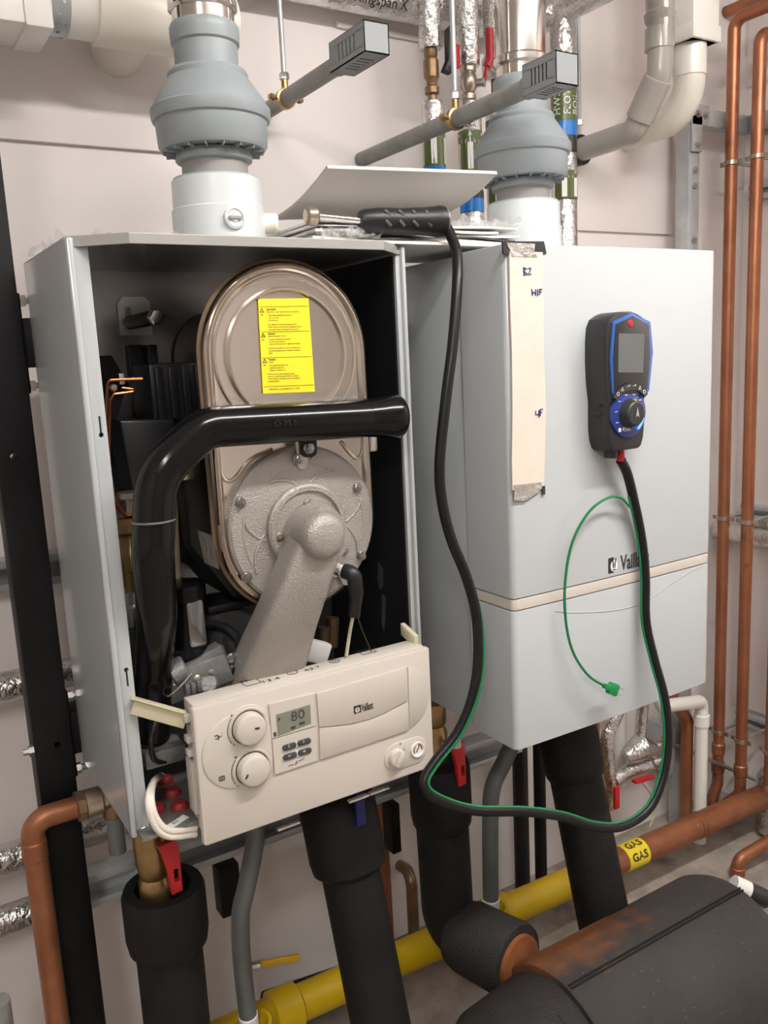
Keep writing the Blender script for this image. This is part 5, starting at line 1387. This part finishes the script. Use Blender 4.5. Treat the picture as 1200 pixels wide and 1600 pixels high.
mat('hose_grey', (.125, .135, .130), .45, col2=(.16, .17, .165), nscale=14)
hose([(398, 1290), (396, 1330), (384, 1390), (376, 1430), (378, 1500), (388, 1592)], [.17, .17, .175, .185, .20, .215], .0165, 'grey hose sagging from the open boiler down to a yellow tundish', 'hose_grey')
hose([(800, 1150), (790, 1185), (770, 1230), (766, 1290), (767, 1410)], [.18, .18, .19, .205, .215], .0175, 'grey hose dropping between the boilers to a yellow elbow', 'hose_grey')
for (u, v), lab in (((395, 1598), 'yellow plastic tundish under the grey hose of the open boiler'), ((768, 1418), 'yellow plastic elbow under the grey hose between the boilers')):
    p_ = at(u, v, 'y', .222 if u < 500 else .228)
    MB().lathe(p_ - EZ * .06, EZ, [(.022, 0), (.024, .03), (.034, .05), (.036, .062), (.030, .062), (.02, .03)], 24).build('tundish', 'yellow', label=lab, cat='tundish')
t = thing('gas_cock', at(390, 1510, 'y', .22), 'small yellow lever of a gas cock behind the grey hose', 'valve')
a, b = at(398, 1509, 'y', .276), at(460, 1497, 'y', .255); d = (b - a).normalized()
MB().obox((a + b) / 2 + d * .01, d, EY, d.cross(EY), (b - a).length / 2, .004, .008, .003).build('lever', 'yellow_handle', t)
MB().cyl(a - d * .020, a + d * .010, .008, seg=12).build('stem', 'zinc', t)
k_ = a - d * .022; MB().cyl(k_ + EZ * .018, V((k_.x, k_.y, -.625)), .0115, seg=16).build('cock_body', 'brass', t)
pt_ = at(603, 1380, 'y', .456); MB().cyl((pt_.x, .456, ZF), (pt_.x, .456, -.02), .0125, seg=16).build('copper_pipe', 'copper_dull', label='slim dull copper pipe dropping between two lagged drops', cat='pipe')
MB().tube(fillet([at(625, 1352, 'y', .548), at(642, 1362, 'y', .47), V((at(642, 1362, 'y', .47).x, .47, ZF))], .03), .014, 16).build('copper_pipe', 'bronze', label='short brown pipe elbowing out of the wall above the gas main', cat='pipe')
for k, (u, v0, v1, r) in enumerate(((812, 1180, 1360, .020), (842, 1170, 1380, .016))):
    pt_ = at(u, v0, 'y', .45); MB().cyl(V((pt_.x, .45, ZF)), V((pt_.x, .45, -.06)), r, seg=18).build('black_pipe', 'blackplastic' if k == 0 else 'rubber', label=('thick black pipe' if k == 0 else 'thin black pipe') + ' dropping behind the lagged drop of the closed boiler', cat='pipe')
pt_ = at(930, 1195, 'y', .40); MB().cyl((pt_.x, .40, ZF), (pt_.x, .40, -.02), .012, seg=14).build('copper_pipe', 'copper_dull', label='short reddish copper pipe behind the closed boiler lagged drop', cat='pipe')
MB().tube([at(415, 1570, 'y', .44), at(545, 1525, 'y', .44)], .028, 20).build('dark_pipe', 'rubber', label='dark lagged pipe along the wall foot behind the yellow main', cat='pipe')
MB().obox(at(355, 1385, 'y', .418), EX, EY, EZ, .022, .02, .055, .003).build('support_bracket', 'blacksteel', label='black steel bracket hanging from the rail behind the first grey hose', cat='bracket')
MB().obox(at(612, 1290, 'y', .418), EX, EY, EZ, .012, .02, .06, .003).build('support_bracket', 'blacksteel', label='black steel bracket hanging from the rail beside the slim copper pipe', cat='bracket')
pt_ = at(-6, 1565, 'y', .20); MB().cyl((pt_.x, .20, ZF), pt_, .020, seg=18).build('grey_pipe', 'conduit', label='grey pipe end rising at the foot of the black post', cat='pipe')

# ================================================================== BLACK POST FRAME, LEFT
px_ = -.062
pf = thing('post_frame', (px_, .29, ZF), 'black steel post frame standing beside the open boiler', 'steel frame')
PXw, PYw = .029, .025
po_ = MB().box(px_ - PXw, px_ + PXw, .29 - PYw, .29 + PYw, ZF, ZC, .003).build('post', 'blacksteel', pf)
for u, v in ((36, 538), (118, 1135)):
    z_ = at(u, v, 'y', .315).z
    MB().box(px_ + PXw - .001, px_ + PXw + .006, .285, .345, z_ - .075, z_ + .075, .001).build('plate', 'blacksteel', pf)
    MB().box(px_ + PXw + .004, .572, .2845, .345, z_ - .036, z_ + .038, .003).build('cross_beam', 'blacksteel', pf)
    for dz in (.064, -.064):
        MB().lathe(V((px_ + PXw + .006, .292, z_ + dz)), EX, [(.0095, 0), (.0095, .008), (.0055, .008), (.0055, .026)], 6).build('bolt', 'zinc', pf)
for u, v in ((22, 714), (90, 1164)):
    p_ = at(u, v, 'y', .29 - PYw); cut(po_, MB().cyl(V((p_.x, .20, p_.z)), V((p_.x, .38, p_.z)), .0055, seg=16))
MB().lathe(V((px_ - PXw, .27, at(54, 1164, 'y', .29).z)), -EX, [(.009, 0), (.009, .008), (.005, .008), (.005, .016)], 6).build('bolt', 'zinc', pf)
# galvanised rails and foil mains on the back wall
for z_, x1, lab in ((.283, .30, 'galvanised strut rail on the back wall behind the black post'),):
    channel(MB(), (-1.2, YW - .003, z_), (x1, YW - .003, z_), EZ, -EY, w_=.055).build('strut_rail', 'galv', label=lab, cat='rail')
a = at(240, 1370, 'y', .40); b = at(735, 1230, 'y', .40)
channel(MB(), (-.03, .40, -.285), (1.0, .40, -.285), EZ, -EY, w_=.06).build('strut_rail', 'galv', label='galvanised strut rail running below both boilers', cat='rail')
for (u, v), x1, lab in (((30, 1068), .25, 'foil-lagged pipe on the back wall, highest behind the black post'), ((30, 1335), .10, 'foil-lagged pipe on the back wall, level with the copper elbow'), ((30, 1430), .05, 'foil-lagged pipe on the back wall, lowest behind the black post')):
    p_ = at(u, v, 'y', .48); MB().tube([V((-1.3, .48, p_.z)), V((x1, .48, p_.z))], .0275, 24).build('lagged_pipe', 'foil', label=lab, cat='pipe', group='foil-lagged pipes on the back wall')
# copper pipe elbowing to a brass union
cu = thing('copper_branch', at(85, 1640, 'y', .225), 'copper pipe elbowing in front of the black post to a brass union', 'pipe')
YC = .238
e0, e1, e2_, e3 = at(92, 1680, 'y', YC), at(48, 1282, 'y', YC), at(118, 1262, 'y', YC), at(150, 1257, 'y', YC)
zc_ = (e1.z + e2_.z) / 2
base_x = e1.x
MB().tube(fillet([V((base_x, YC, ZF)), V((base_x, YC, zc_)), V((e2_.x + .01, YC, zc_))], .028, 10), .0180, 24).build('pipe', 'copper_dull', cu)
MB().lathe(V((base_x, YC, zc_ - .065)), EZ, [(.018, 0), (.0198, .002), (.0198, .03), (.018, .032)], 24).build('elbow_socket', 'copper_dull', cu)
un_ = V((e2_.x, YC, zc_))
MB().lathe(un_, EX, [(.022, 0), (.0255, .002), (.0255, .013), (.022, .015)], 8).build('compression_nut', 'bronze', cu)
MB().lathe(un_ + EX * .013, EX, [(.021, 0), (.0235, .003), (.0235, .026), (.019, .030), (.019, .05)], 22).build('union', 'nickel', cu)
te = un_ + EX * .058
MB().cyl(te - EZ * .035, te + EZ * .035, .017, seg=20, bev=.002).build('tee', 'bronze', cu)
MB().cyl(te - EX * .01, te + EX * .03, .014, seg=18).build('tee_branch', 'bronze', cu)
MB().cyl(te + EZ * .03, te + EZ * .075, .009, seg=12).build('tail', 'copper_dull', cu)
MB().cyl(te - EZ * .10, te - EZ * .03, .014, seg=16).build('drain_tail', 'hose_grey', cu)
